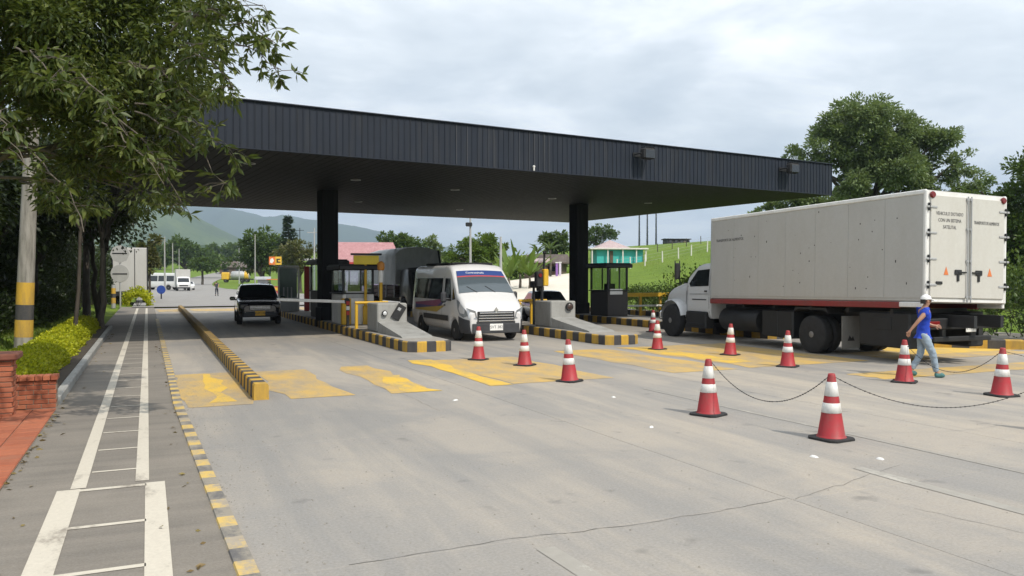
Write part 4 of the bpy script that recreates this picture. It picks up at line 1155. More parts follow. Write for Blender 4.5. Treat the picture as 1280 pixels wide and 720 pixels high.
# hooded cab
M_CAB = paint("cab_silver", (.60, .61, .62), .3, .5, amt=.25)
VC = Loft(W=[(8.45, 1.08), (9.75, 1.08), (9.95, 1.0), (10.1, .92), (11.2, .86), (11.5, .78), (11.62, .66)], zb=[(8.45, .72), (9.6, .72), (11.62, .62)],
          zt=[(8.45, 2.50), (9.1, 2.54), (9.32, 2.48), (9.98, 2.0), (10.1, 1.95), (11.0, 1.72), (11.38, 1.54), (11.62, 1.22)], k=.09, belt=1.5, rc=.14, crown=.05, arches=[(10.62, .64, .50)])
b = MB(); VC.mesh(b); b.build("cab", M_CAB, truck)
b = MB(); VC.tpatch(b, [(9.94, -.84), (9.37, -.82), (9.37, .82), (9.94, .84)], .008, 5, 8); b.build("windshield", M_GLASS, truck)
for sg in (-1, 1):
    b = MB(); VC.patch(b, [(8.62, 1.80), (9.84, 1.76), (9.28, 2.32), (8.62, 2.36)], sg, .008, 5, 4); b.build("door_window", M_GLASS, truck)
    b = MB(); VC.patch(b, [(8.56, .9), (8.575, .9), (8.575, 2.38), (8.56, 2.38)], sg, .006, 1, 4); VC.patch(b, [(9.86, .9), (9.875, .9), (9.875, 1.75), (9.86, 1.75)], sg, .006, 1, 4); b.build("door_seam", M_BLACK, truck)
    # broad fender over the front wheel
    b = MB(); ring = []
    n = 14
    def fen(i, j, sg=sg):
        a = math.pi * (.10 + .86 * i); r = .70 + .07 * math.sin(math.pi * i)
        x = .80 + .42 * j; r -= .05 * max(0, j - .8) / .2
        return (sg * x, 10.62 - math.cos(a) * r, .56 + math.sin(a) * r)
    b.grid(fen, 16, 6); b.build("fender", M_CAB, truck)
    b = MB(); VC.patch(b, [(10.02, 1.15), (10.10, 1.15), (10.04, 1.62), (9.96, 1.62)], sg, .012, 2, 3); b.build("hood_vent", M_BLACK, truck)
    b = MB(); b.box((sg * .74, 11.50, 1.12), (.26, .16, .24), bev=.05); b.build("headlight", M_LAMP, truck)
    b = MB(); b.box((sg * 1.36, 10.0, 2.30), (.17, .07, .56), bev=.03); b.tube([(sg * 1.02, 9.86, 1.9), (sg * 1.27, 9.97, 1.86), (sg * 1.27, 9.99, 2.66), (sg * 1.45, 10.0, 2.66), (sg * 1.45, 10.0, 1.9), (sg * 1.27, 9.97, 1.86)], .02, 5); b.build("mirror", M_BLACK, truck)
    b = MB(); b.box((sg * 1.0, 9.2, .66), (.34, 1.15, .56), bev=.04); b.box((sg * 1.12, 9.2, .52), (.16, .9, .06), bev=.01); b.build("step", M_DARK, truck)
    b = MB(); VC.patch(b, [(8.6, 1.52), (9.8, 1.50), (9.8, 1.53), (8.6, 1.55)], sg, .01, 4, 1); b.build("body_crease", M_GALV, truck)
    b = MB(); VC.patch(b, [(8.66, 1.60), (8.82, 1.60), (8.82, 1.65), (8.66, 1.65)], sg, .02, 2, 1); b.build("door_handle", M_BLACK, truck)
b = MB(); b.box((0, 11.62, .72), (2.1, .2, .34), bev=.06); b.build("bumper", M_CHROME, truck)
b = MB(); b.box((0, 11.63, 1.08), (.9, .05, .5), bev=.03); b.build("grille", M_BLACK, truck)
b = MB(); VC.patch(b, [(8.7, 1.32), (9.5, 1.32), (9.5, 1.36), (8.7, 1.36)], -1, .01, 4, 1); b.build("door_trim", M_PLAST, truck)
# ------------------------------------------------------------------ people: skinned skeletons
def skin_mesh(name, nodes, edges, root, mat, sub=2, folds=0.0):
    keys = list(nodes); idx = {k: i for i, k in enumerate(keys)}
    me = bpy.data.meshes.new(name + "_bones")
    me.from_pydata([nodes[k][0] for k in keys], [(idx[a], idx[b]) for a, b in edges], [])
    o = bpy.data.objects.new(name + "_bones", me); COL.objects.link(o)
    sk = o.modifiers.new("skin", 'SKIN'); sk.branch_smoothing = .4; sk.use_smooth_shade = True
    for k in keys:
        d = me.skin_vertices[0].data[idx[k]]; r = nodes[k][1]
        d.radius = r if isinstance(r, tuple) else (r, r); d.use_root = (k == root)
    ss = o.modifiers.new("sub", 'SUBSURF'); ss.levels = sub; ss.render_levels = sub
    dg = bpy.context.evaluated_depsgraph_get(); dg.update()
    out = bpy.data.meshes.new_from_object(o.evaluated_get(dg)); out.name = name
    bpy.data.objects.remove(o); bpy.data.meshes.remove(me)
    if folds:
        for v in out.vertices:
            q = v.co; a = noise.noise(Vector((q.x * 11, q.y * 11, q.z * 17))) + .6 * noise.noise(Vector((q.x * 24, q.y * 24, q.z * 30 + 3))); v.co = q + v.normal * a * folds
    out.materials.clear(); out.materials.append(mat)
    out.polygons.foreach_set("use_smooth", np.ones(len(out.polygons), bool))
    return out
M_SKIN = simple("skin", (.36, .19, .12), .5, 0, .08, 9)
def person(label, loc, rz, shirt, jeans, shoe, capm, hair, s=1.0, group=None):
    t = thing("person", label, "person", loc, rz, group); t.scale = (s, s, s)
    J = dict(pel=((0, 0, .93), (.10, .075)), spn=((.015, 0, 1.12), (.105, .08)), cst=((.03, 0, 1.31), (.13, .09)), nk0=((.035, 0, 1.43), .075), nk=((.05, 0, 1.485), .052), jaw=((.075, 0, 1.535), .062), hd=((.07, 0, 1.60), .086), top=((.065, 0, 1.645), .072),
             nose=((.165, 0, 1.565), .012), chin=((.125, 0, 1.515), .030),
             rh=((0, -.085, .87), .066), rk=((.16, -.09, .49), .056), ra=((.235, -.09, .11), .04), rt=((.36, -.10, .045), .034),
             lh=((0, .085, .87), .066), lk=((.0, .09, .48), .056), la=((-.20, .09, .15), .04), lt=((-.11, .10, .045), .034),
             rs=((.02, -.175, 1.385), .062), re=((-.17, -.235, 1.19), .041), rw=((-.31, -.21, 1.005), .028), rp=((-.345, -.205, .945), (.034, .018)),
             ls=((.02, .175, 1.385), .062), le=((.10, .25, 1.13), .041), lw=((.28, .20, 1.06), .028), lp=((.345, .19, 1.055), (.034, .018)))
    E = [("pel", "spn"), ("spn", "cst"), ("cst", "nk0"), ("nk0", "nk"), ("nk", "jaw"), ("jaw", "hd"), ("hd", "top"), ("hd", "nose"), ("jaw", "chin"),
         ("pel", "rh"), ("rh", "rk"), ("rk", "ra"), ("ra", "rt"), ("pel", "lh"), ("lh", "lk"), ("lk", "la"), ("la", "lt"),
         ("cst", "rs"), ("rs", "re"), ("re", "rw"), ("rw", "rp"), ("cst", "ls"), ("ls", "le"), ("le", "lw"), ("lw", "lp")]
    for sd, p, d in (("r", Vector((-.345, -.205, .945)), Vector((-.35, .05, -.93))), ("l", Vector((.345, .19, 1.055)), Vector((.95, -.05, -.2)))):
        side = Vector((.93, 0, -.35)) if sd == "r" else Vector((0.1, .25, .95))
        curl = Vector((.5, .1, -.3)) if sd == "r" else Vector((-.2, -.4, -.5))
        for f, (o_, L) in enumerate(((-.030, .068), (-.010, .082), (.011, .076), (.031, .058))):
            a = p + side * o_ + d * .03; m = a + d * L * .55; e = m + (d * .6 + curl * .6).normalized() * L * .5
            for nm, q, r in (("a", a, .0095), ("b", m, .0088), ("c", e, .007)): J[f"{sd}{f}{nm}"] = (tuple(q), r)
            E += [(f"{sd}p", f"{sd}{f}a"), (f"{sd}{f}a", f"{sd}{f}b"), (f"{sd}{f}b", f"{sd}{f}c")]
        a = p - side * .036 + curl * .02; e = a + (d * .7 - side * .5).normalized() * .05
        J[f"{sd}ta"] = (tuple(a), .011); J[f"{sd}tb"] = (tuple(e), .008); E += [(f"{sd}p", f"{sd}ta"), (f"{sd}ta", f"{sd}tb")]
    link_mesh("body", skin_mesh("body", J, E, "pel", M_SKIN), t)
    g = .022
    Sn = dict(hem=((0, 0, .86), (.13, .10)), hip=((0, 0, .94), (.148, .118)), spn=((.015, 0, 1.12), (.152, .122)), cst=((.03, 0, 1.31), (.17, .13)), col=((.04, 0, 1.44), (.085, .10)),
              rs=((.015, -.17, 1.385), .105), re=((-.085, -.215, 1.275), .082), ls=((.02, .17, 1.385), .105), le=((.065, .22, 1.24), .082))
    link_mesh("shirt", skin_mesh("shirt", Sn, [("hem", "hip"), ("hip", "spn"), ("spn", "cst"), ("cst", "col"), ("cst", "rs"), ("rs", "re"), ("cst", "ls"), ("ls", "le")], "hip", shirt, 3, .013), t)
    Jn = dict(w=((0, 0, .97), (.142, .112)), pel=((0, 0, .90), (.15, .12)), rh=((0, -.088, .83), .102), rk=((.165, -.09, .49), .074), rm=((.205, -.09, .28), .066), ra=((.232, -.09, .11), .062),
              lh=((0, .088, .83), .102), lk=((.005, .09, .48), .074), lm=((-.10, .09, .30), .066), la=((-.195, .09, .155), .062))
    link_mesh("jeans", skin_mesh("jeans", Jn, [("w", "pel"), ("pel", "rh"), ("rh", "rk"), ("rk", "rm"), ("rm", "ra"), ("pel", "lh"), ("lh", "lk"), ("lk", "lm"), ("lm", "la")], "pel", jeans, 3, .012), t)
    for nm, h, b_, tt in (("r", (.20, -.09, .05), (.29, -.095, .06), (.40, -.10, .042)), ("l", (-.24, .09, .11), (-.17, .095, .085), (-.08, .10, .045))):
        link_mesh("shoe", skin_mesh("shoe", dict(h=(h, (.052, .05)), b=(b_, (.055, .058)), t=(tt, (.05, .038))), [("h", "b"), ("b", "t")], "b", shoe), t)
    b = MB(); c = Vector((.055, 0, 1.605))
    if capm:
        b.grid(lambda i, j: c + Vector((.108 * math.cos(6.283 * i) * math.cos(1.5708 * j), .098 * math.sin(6.283 * i) * math.cos(1.5708 * j), .10 * math.sin(1.5708 * j) + .012)), 20, 6)
        b.grid(lambda i, j: c + Vector((.085 + .125 * j * math.cos((i - .5) * 1.5), .095 * (i - .5) * 2 * (1 - .25 * j), .018 - .03 * j - .05 * (i - .5) ** 2)), 10, 4)
        b.build("cap", capm, t)
    b = MB(); b.grid(lambda i, j: c + Vector((-.006 + .098 * math.cos(1.9 + 2.48 * i), .094 * math.sin(1.9 + 2.48 * i), .02 - .10 * j)), 12, 4); b.build("hair", hair, t)
    for sg in (-1, 1):
        MB().lathe([(.0, -.008), (.010, -.005), (.010, .005), (0, .008)], 8, c=(.148, sg * .034, 1.585), axis='X').build("eye", M_BLACK, t)
        b = MB(); b.lathe([(.006, -.008), (.024, -.004), (.026, .004), (.012, .01)], 10, c=(.062, sg * .088, 1.575), axis='Y'); b.build("ear", M_SKIN, t)
    MB().box((.150, 0, 1.537), (.012, .042, .008), bev=.003).build("mouth", simple("lips", (.22, .08, .07), .5), t)
    return t
cloth = lambda n, c: simple(n, c, .85, 0, .18, 6, .3)
gp_ = gp(1154, 471.5)
person("man in blue shirt, pale jeans and white cap walking past the truck", gp_, R(-6), cloth("blue_cotton", (.012, .05, .42)), cloth("pale_denim", (.26, .33, .40)), cloth("teal_shoe", (.06, .16, .16)), cloth("white_cap", (.78, .78, .77)), simple("dark_hair", (.02, .016, .014), .7))
person("tiny far pedestrian in dark clothes on the road beyond the toll", (-33.6, 91, height(-33.6, 91) + .05), R(100), cloth("dark_shirt", (.04, .05, .07)), cloth("dark_trousers", (.03, .035, .05)), M_BLACK, None, simple("dark_hair2", (.02, .016, .014), .7))
# ------------------------------------------------------------------ trees and plants
L_OLIVE = leafmat("olive_leaves", (.028, .046, .010), (.056, .084, .017), (.14, .165, .036), .28)
L_DARK = leafmat("dark_leaves", (.009, .017, .005), (.016, .028, .007), (.028, .046, .011), .15)
L_GREEN = leafmat("green_leaves", (.030, .065, .013), (.055, .10, .02), (.09, .145, .03), .3)
L_GREY = leafmat("grey_green_leaves", (.10, .15, .065), (.155, .215, .09), (.22, .28, .125), .35)
L_LIGHT = leafmat("light_leaves", (.06, .11, .015), (.09, .16, .02), (.14, .20, .03), .35)
L_BROWN = leafmat("brownish_leaves", (.06, .055, .02), (.095, .095, .03), (.13, .14, .04), .25)
L_LIME = leafmat("lime_leaves", (.27, .31, .010), (.42, .45, .014), (.55, .54, .025), .42)
L_CONIF = leafmat("conifer_needles", (.014, .030, .014), (.02, .042, .018), (.03, .055, .024), .1)
def barkmat(name, a, b):
    m = MT(name); v = m.coord(scale=(1, 1, .18)); n = m.noise(v, 9, 7, .7); p = m.noise(m.coord(), 1.6, 4)
    m.base(m.mix(m.ramp(p, [(.4, 0.0), (.7, .4)]), m.ramp(n, [(.3, a), (.7, b)]), tuple(x * 1.5 for x in b))).set(.9); m.bump(n, .7, .03); return m.m
BARK = barkmat("grey_brown_bark", (.045, .036, .028), (.14, .12, .095))
BARK2 = barkmat("dark_bark", (.022, .018, .015), (.07, .058, .045))
def leaves_mesh(name, P, D, size, ratio, mat, rng, fold=.25, droop=0.0):
    "folded lance-shaped leaves: two triangles meeting on the midrib"
    n = len(P)
    D = D + rng.normal(0, .0, D.shape); D[:, 2] -= droop; D /= np.linalg.norm(D, axis=1, keepdims=True) + 1e-9
    U = rng.normal(0, 1, (n, 3)); U[:, 2] = np.abs(U[:, 2]) + .7
    Sd = np.cross(D, U); Sd /= np.linalg.norm(Sd, axis=1, keepdims=True) + 1e-9
    N = np.cross(Sd, D)
    s = size * rng.uniform(.65, 1.25, (n, 1)); w = s * ratio
    a = P; t = P + D * s; mid = P + D * s * .45
    l = mid + Sd * w + N * w * fold * 2; r = mid - Sd * w + N * w * fold * 2
    V = np.stack([a, l, t, r], 1).reshape(-1, 3)
    i = np.arange(n) * 4
    F = np.concatenate([np.stack([i, i + 1, i + 2], 1), np.stack([i, i + 2, i + 3], 1)])
    return np_mesh(name, V, F, mat)
def unit(rng, n):
    d = rng.normal(0, 1, (n, 3)); return d / (np.linalg.norm(d, axis=1, keepdims=True) + 1e-9)
def crown_points(rng, lobes, n, clumps, cr, shell, flat=.75):
    "leaf positions gathered in clumps spread over uneven lobes"
    lob = np.array(lobes, float); wgt = lob[:, 3] * lob[:, 4]; wgt /= wgt.sum()
    C = []
    for (x, y, z, rx, ry, rz), w in zip(lob, wgt):
        k = max(3, int(clumps * w)); d = unit(rng, k)
        rad = (shell + (1 - shell) * rng.uniform(0, 1, (k, 1)) ** .6) * rng.uniform(.78, 1.12, (k, 1))
        c = np.array([x, y, z]) + d * rad * np.array([rx, ry, rz]); rr_ = cr * (rx + ry) / 2 * rng.uniform(.6, 1.35, k)
        C.append(np.concatenate([c, rr_[:, None], d], 1))
    C = np.concatenate(C); p = C[:, 3] ** 1.6; p /= p.sum()
    i = rng.choice(len(C), n, p=p)
    off = unit(rng, n) * (rng.uniform(0, 1, (n, 1)) ** .45) * C[i, 3:4]; off[:, 2] *= flat
    P = C[i, :3] + off
    D = off / (np.linalg.norm(off, axis=1, keepdims=True) + 1e-9) * .7 + C[i, 4:7] * .4 + rng.normal(0, .45, (n, 3))
    return P, D, C
def limb(mb, a, b, r0, r1, rng, n=6, wob=.08, up=.15):
    a, b = Vector(a), Vector(b); L = (b - a).length; pts, rs = [], []
    for i in range(n + 1):
        t = i / n; q = a.lerp(b, t) + Vector((0, 0, up * L * math.sin(math.pi * t) * .5))
        if 0 < i < n: q += Vector(rng.normal(0, wob * L / n * 1.6, 3))
        pts.append(q); rs.append(r0 + (r1 - r0) * t)
    mb.tube(pts, rs, 7); return pts
def tree(name, label, cat, loc, trunk_h, trunk_r, lobes, n, leaf, mat, bark=BARK, ratio=.2, clumps=60, cr=.36, shell=.55, seed=1, group=None, droop=0.0, twigs=0, lean=(0, 0), flat=.75, base_z=None):
    rng = np.random.default_rng(seed)
    z0 = height(loc[0], loc[1]) - .1 if base_z is None else base_z
    t = thing(name, label, cat, (loc[0], loc[1], z0), 0, group)
    P, D, C = crown_points(rng, lobes, n, clumps, cr, shell, flat)
    b = MB()
    tip = Vector((lean[0], lean[1], trunk_h))
    b.tube([(0, 0, -.1), (0, 0, .12), (lean[0] * .25 + rng.normal(0, .03), lean[1] * .25, trunk_h * .35), (lean[0] * .6, lean[1] * .6 + rng.normal(0, .04), trunk_h * .7), tip], [trunk_r * 1.5, trunk_r * 1.08, trunk_r * .95, trunk_r * .86, trunk_r * .75], 10)
    b.build("trunk", bark, t)
    b = MB()
    for lb in lobes:
        c = Vector(lb[:3]); limb(b, tip - Vector((0, 0, rng.uniform(0, .25) * trunk_h)), c, trunk_r * .55, trunk_r * .14, rng)
    if twigs:
        pick = rng.choice(len(C), min(twigs, len(C)), replace=False)
        for k in pick:
            c = Vector(C[k, :3]); lb = min(lobes, key=lambda q: (Vector(q[:3]) - c).length)
            limb(b, Vector(lb[:3]).lerp(tip, .25), c, trunk_r * .12, .008, rng, 5, .06, .05)
    b.build("branch", bark, t)
    o = link_mesh("crown", leaves_mesh("crown", P, D, leaf, ratio, mat, rng, droop=droop), t)
    return t, C
def pine_like(): pass
# --- the big tree whose branches hang into the upper left
lobesA = [(0, 0, 7.6, 3.2, 3.0, 2.6), (2.6, -.6, 6.4, 2.2, 2.2, 1.4), (-2.6, .4, 6.6, 2.6, 2.4, 2.2), (1.6, 2.2, 7.0, 2.4, 2.2, 2.0), (3.2, .6, 5.0, 1.2, 1.5, 1.0), (-1.2, -1.6, 5.0, 2.0, 1.8, 1.3), (1.5, .8, 4.0, 1.2, 1.2, .8), (2.4, .5, 4.6, 1.4, 1.5, 1.0), (2.9, .6, 4.2, 1.2, 1.3, .8), (3.0, .8, 5.2, 1.2, 1.2, 1.0), (4.0, -.5, 8.5, 1.5, 1.6, 1.6), (2.6, .8, 9.6, 2.4, 2.2, 1.8), (3.9, 1.2, 6.8, 1.1, 1.2, 1.2)]
LA = (-10.9, 12.9)
tA, CA = tree("shade_tree", "large olive-leaved tree with branches hanging over the left of the canopy", "tree", LA, 3.8, .11, [(a * .72 + 2.9, b * .72 - .9, (z - 2.05) * .72 + 2.05, p * .72, q * .72, r * .72) for a, b, z, p, q, r in lobesA], 112000, .118, L_OLIVE, BARK, .17, 260, .30, .35, 11, None, .35, 90, (.4, .2))
# loose sprays of long leaves reaching right against the sky
def sprays(parent, origin, starts, mat, seed, leaf=.2):
    rng = np.random.default_rng(seed); b = MB(); P, D = [], []
    for s0, e0, k in starts:
        pts = limb(b, s0, e0, .013, .005, rng, 8, .10, .2)
        for i in range(k):
            t = rng.uniform(.25, 1.02); a = t * (len(pts) - 1); j = min(len(pts) - 2, int(a)); q = pts[j].lerp(pts[j + 1], a - j)
            d = Vector(rng.normal(0, 1, 3)); d.z = d.z * .5 - .25; d.normalize(); L = rng.uniform(.12, .42)
            e = q + d * L; b.tube([q, q.lerp(e, .5) + Vector((0, 0, .03)), e], [.0045, .004, .003], 4)
            m = 6 + int(rng.integers(0, 7))
            for w in range(m):
                f = rng.uniform(.45, 1.0); P.append(tuple(q.lerp(e, f))); dd = d * .6 + Vector(rng.normal(0, .75, 3)) + Vector((0, 0, -.55)); D.append(tuple(dd))
    b.build("twig", BARK, parent)
    link_mesh("spray", leaves_mesh("spray", np.array(P), np.array(D), leaf, .17, mat, rng, .2), parent)
o = Vector(tA.location)
def W2(px, py, d): return Vector(((px - 640) / 1000 * d, d, 2.05 + (348 - py) / 1000 * d)) - o
sprays(tA, o, [(W2(215, 40, 10.30), W2(330, 8, 9.67), 20), (W2(215, 30, 10.30), W2(345, 55, 9.52), 24), (W2(235, 55, 10.14), W2(352, 88, 9.36), 22), (W2(225, 60, 10.14), W2(292, 108, 9.67), 18), (W2(230, 20, 10.14), W2(300, -12, 9.67), 18),
                (W2(170, 130, 10.53), W2(285, 185, 9.98), 22), (W2(170, 140, 10.53), W2(282, 230, 10.14), 16), (W2(150, 150, 10.53), W2(232, 265, 10.30), 12), (W2(120, 150, 10.14), W2(205, 230, 9.67), 16), (W2(80, 90, 9.75), W2(160, 170, 9.05), 16),
                (W2(20, 60, 9.36), W2(70, 115, 8.58), 16), (W2(-20, 130, 9.36), W2(32, 205, 8.58), 12), (W2(40, 190, 9.75), W2(105, 290, 9.36), 12), (W2(150, 80, 10.53), W2(255, 130, 9.98), 18)], L_OLIVE, 5, .145)
# --- the dark row along the lawn
def row_tree(x, y, h, r, seed, label, n=15000, low=1.9, tr=.2, mat=L_DARK):
    rng = np.random.default_rng(seed); lobes = []
    for k in range(9):
        a = rng.uniform(0, 6.283); q = rng.uniform(.2, .75) * r; z = low + (h - low) * rng.uniform(.15, .95)
        s = r * rng.uniform(.42, .68); lobes.append((q * math.cos(a), q * math.sin(a), z, s, s, s * .75))
    lobes.append((0, 0, low + (h - low) * .55, r * .8, r * .8, (h - low) * .5))
    return tree("row_tree", label, "tree", (x, y), low + .6, tr, lobes, int(n * 1.5), .22, mat, BARK2, .30, 150, .40, .3, seed, "dark trees lining the lawn", .2, 24)
row_tree(-18.6, 23.8, 7.6, 3.4, 21, "dark leafy tree behind the striped lamp pole, nearest of the lawn row", 16000, 2.7)
row_tree(-18.6, 28.5, 8.0, 3.7, 22, "second dark leafy tree of the lawn row", 15000, 2.7)
row_tree(-20.6, 34.5, 8.0, 3.6, 23, "third dark leafy tree of the lawn row", 15000, 2.4)
row_tree(-22.6, 42.5, 8.8, 3.9, 24, "fourth dark leafy tree of the row, beside the road signs", 15000, 3.9)
row_tree(-28.8, 49, 8.6, 4.2, 25, "farthest dark leafy tree of the lawn row", 14000, 2.6)
row_tree(-22.5, 26.0, 9.0, 4.4, 26, "tall dark tree standing behind the lawn row at the left edge", 14000, 2.4)
row_tree(-29.5, 37.0, 9.5, 4.8, 27, "dark tree deep in the shade behind the lawn row", 13000, 1.6)
for k, (x, y, r_) in enumerate(((-16.9, 20.3, .16), (-13.9, 25.4, .075), (-15.6, 30.5, .12), (-17.2, 33.2, .15), (-19.8, 38.2, .14), (-14.9, 22.2, .10))):
    t = thing("slim_tree", ("slim dark tree trunk at the far left behind the lamp pole", "slim trunk just right of the lamp pole", "pale thin trunk in the middle of the shaded lawn", "dark trunk in the middle of the shaded lawn", "dark trunk near the road sign", "thin trunk close behind the lamp pole")[k], "tree", (x, y, height(x, y) - .1), 0, "bare trunks on the shaded lawn")
    b = MB(); rng = np.random.default_rng(k); top = Vector((rng.normal(0, .4), rng.normal(0, .3), 4.2)); limb(b, (0, 0, -.1), top, r_, r_ * .6, rng, 7, .05, .03); b.build("trunk", BARK2 if k != 2 else BARK, t)
    b = MB(); 
    for q in range(4): limb(b, top - Vector((0, 0, .3 * q)), top + Vector((rng.normal(0, .9), rng.normal(0, .9), .9)), r_ * .4, .015, rng)
    b.build("branch", BARK2, t)
# --- hedge, shrubs
def leafy(name, label, cat, path_pts, w, h, n, leaf, mat, seed, ratio=.35, z0=None, group=None):
    "clipped or loose low foliage along a line of world points"
    rng = np.random.default_rng(seed); P0 = np.array([(p[0], p[1]) for p in path_pts], float)
    seg = np.linalg.norm(np.diff(P0, axis=0), axis=1); cum = np.concatenate([[0], np.cumsum(seg)]); L = cum[-1]
    t = thing(name, label, cat, (P0[0][0], P0[0][1], height(*P0[0]) - .05), 0, group)
    s = rng.uniform(0, L, n); xi = np.interp(s, cum, P0[:, 0]); yi = np.interp(s, cum, P0[:, 1])
    k = np.clip(np.searchsorted(cum, s) - 1, 0, len(seg) - 1); T = np.diff(P0, axis=0)[k] / seg[k][:, None]; Nn = np.stack([-T[:, 1], T[:, 0]], 1)
    a = rng.uniform(0, math.pi, n); bumpy = 1 + .22 * np.sin(s * 2.3 + seed) + .16 * np.sin(s * 5.9 + 1.3 * seed); rad = rng.uniform(.72, 1.05, n) * (bumpy if w > 1.2 else 1 + (bumpy - 1) * .35)
    off = np.cos(a) * w / 2 * rad; zz = np.sin(a) ** .7 * h * rad
    X = xi + Nn[:, 0] * off; Y = yi + Nn[:, 1] * off
    base = np.array([height(x, y) for x, y in zip(xi, yi)])
    P = np.stack([X - P0[0][0], Y - P0[0][1], zz + base - (height(*P0[0]) - .05)], 1)
    D = np.stack([Nn[:, 0] * np.cos(a), Nn[:, 1] * np.cos(a), np.sin(a) + .3], 1) + rng.normal(0, .6, (n, 3))
    b = MB()
    for q in range(int(L / .5) + 1):
        x = np.interp(q * .5, cum, P0[:, 0]) - P0[0][0]; y = np.interp(q * .5, cum, P0[:, 1]) - P0[0][1]
        zb = height(x + P0[0][0], y + P0[0][1]) - (height(*P0[0]) - .05)
        for _ in range(3): b.tube([(x, y, zb - .05), (x + rng.normal(0, w * .2), y + rng.normal(0, w * .2), zb + h * .75)], [.012, .005], 4)
    b.build("stem", BARK2, t)
    link_mesh("foliage", leaves_mesh("foliage", P, D, leaf, ratio, mat, rng), t)
    return t
leafy("hedge", "low bright lime-green hedge along the brick planter beside the cycle path", "hedge", [uv(-2.2, 15.2), uv(-2.22, 22), uv(-2.28, 36)], 1.1, .52, 48000, .065, L_LIME, 3, .4)
leafy("shrub", "small lime-green shrub by the far end of the cycle path", "shrub", [(-26.9, 57.5), (-27.6, 59.0)], 1.5, 1.0, 1500, .16, L_LIME, 5, .4)
leafy("hedge", "dark green hedge at the foot of the meadow behind the toll booth", "hedge", [uv(27.6, 34), uv(28.2, 40), uv(28.8, 45)], 2.2, 1.3, 14000, .11, L_GREEN, 6, .35)
leafy("hedge", "dark hedge behind the rear of the box truck", "hedge", [uv(28.0, 15), uv(27.6, 24), uv(27.4, 37)], 3.0, 2.2, 22000, .16, L_GREEN, 7, .35)
leafy("hedge", "scrubby roadside bushes above the pale earth yard", "bush", [(-3, 118), (3, 117), (8, 116)], 3.5, 1.6, 3000, .4, L_GREEN, 8, .35)
leafy("undergrowth", "dark dense undergrowth behind the lawn trees at left", "bush", [uv(-9.5, 14), uv(-8.5, 28), uv(-7.0, 42), uv(-6.2, 60), uv(-6.5, 85)], 3.0, 4.2, 52000, .26, L_DARK, 14, .32)
leafy("undergrowth", "dark tall shrubs closing the far end of the lawn behind the signs", "bush", [uv(-4.2, 60), uv(-3.4, 78), uv(-3.2, 100)], 2.2, 3.4, 14000, .26, L_DARK, 16, .32)
leafy("undergrowth", "dark low shrubs in the shade under the lawn trees", "bush", [uv(-5.6, 26), uv(-4.6, 36), uv(-4.2, 52)], 1.3, 1.0, 12000, .15, L_DARK, 15, .32)
# --- big tree behind the box truck
def S3(px, py, d, r): return ((px - 640) / 1000 * d, d, 2.05 + (348 - py) / 1000 * d, r / 1000 * d)
def pic_tree(label, d, base_px, blobs, n, leaf, mat, seed, tr=.3, name="tree", cat="tree", group=None, ratio=.24, clumps=120, cr=.30, bark=BARK2, shell=.5, twigs=20):
    bx = (base_px - 640) / 1000 * d; z0 = height(bx, d) - .1; rng = random.Random(seed); lob = []
    for (px, py, r) in blobs:
        x, y, z, q = S3(px, py, d, r); lob.append((x - bx, rng.uniform(-.6, .6) * q * 1.2, z - z0, q, q, q * .8))
    low = min(l[2] - l[5] for l in lob); th = max(low * 1.0, .35 * max(l[2] for l in lob))
    return tree(name, label, cat, (bx, d), th, tr, lob, n, leaf, mat, bark, ratio, clumps, cr, shell, seed, group, .05, twigs)
pic_tree("tall spreading tree with rounded grey-green clumps behind the box truck", 58, 1085,
    [(1080, 150, 34), (1045, 160, 28), (1118, 165, 34), (1150, 185, 34), (1172, 178, 24), (1030, 185, 30), (1070, 192, 36), (1010, 190, 20), (1105, 205, 38), (1140, 222, 36), (1178, 208, 24), (1060, 228, 30), (1212, 205, 20), (1216, 232, 22), (1185, 240, 22), (1090, 250, 22), (1010, 208, 16)],
    56000, .27, L_GREY, 31, .38, clumps=330, cr=.34, shell=.35, twigs=60)
pic_tree("dark broad tree at the right edge behind the truck", 42, 1290, [(1290, 225, 40), (1265, 262, 40), (1300, 300, 55), (1262, 318, 34), (1225, 240, 20), (1275, 370, 40)], 20000, .24, L_GREEN, 32, .3, clumps=150, cr=.36)
pic_tree("green tree above the box truck's rear doors", 47, 1232, [(1232, 262, 26), (1210, 255, 22), (1252, 250, 22), (1240, 300, 30), (1215, 300, 30)], 9000, .26, L_GREEN, 33, .25, clumps=90)
pic_tree("low grey-green trees between canopy end and box truck", 66, 985, [(960, 262, 13), (985, 255, 17), (1012, 248, 20), (1040, 255, 20), (1065, 262, 20), (945, 270, 9)], 9000, .32, L_GREY, 34, .2, clumps=90)
# --- trees of the valley seen under the canopy
pic_tree("wide dark round tree left of the conifer", 150, 328, [(330, 305, 22), (312, 312, 15), (345, 312, 18), (322, 322, 20), (345, 328, 18), (305, 326, 14)], 5000, .8, L_GREEN, 41, .5, group="valley trees")
pic_tree("brownish tree right of the conifer before the kiosk", 126, 375, [(360, 318, 15), (378, 315, 16), (392, 318, 12), (370, 330, 14), (355, 334, 10)], 3500, .5, L_BROWN, 42, .3)
pic_tree("tree cluster on the valley floor far left", 260, 232, [(205, 318, 14), (222, 312, 16), (238, 316, 14), (258, 322, 12), (275, 325, 10), (190, 315, 14)], 4000, 1.3, L_GREEN, 43, .6)
pic_tree("small round bush by the far road", 200, 253, [(246, 331, 9), (258, 330, 10), (266, 333, 7)], 1600, .8, L_GREEN, 44, .3)
pic_tree("yellowish thin trees beside the white box truck far left", 85, 187, [(186, 310, 9), (190, 325, 10), (184, 338, 8), (194, 300, 7)], 2600, .4, L_BROWN, 45, .15)
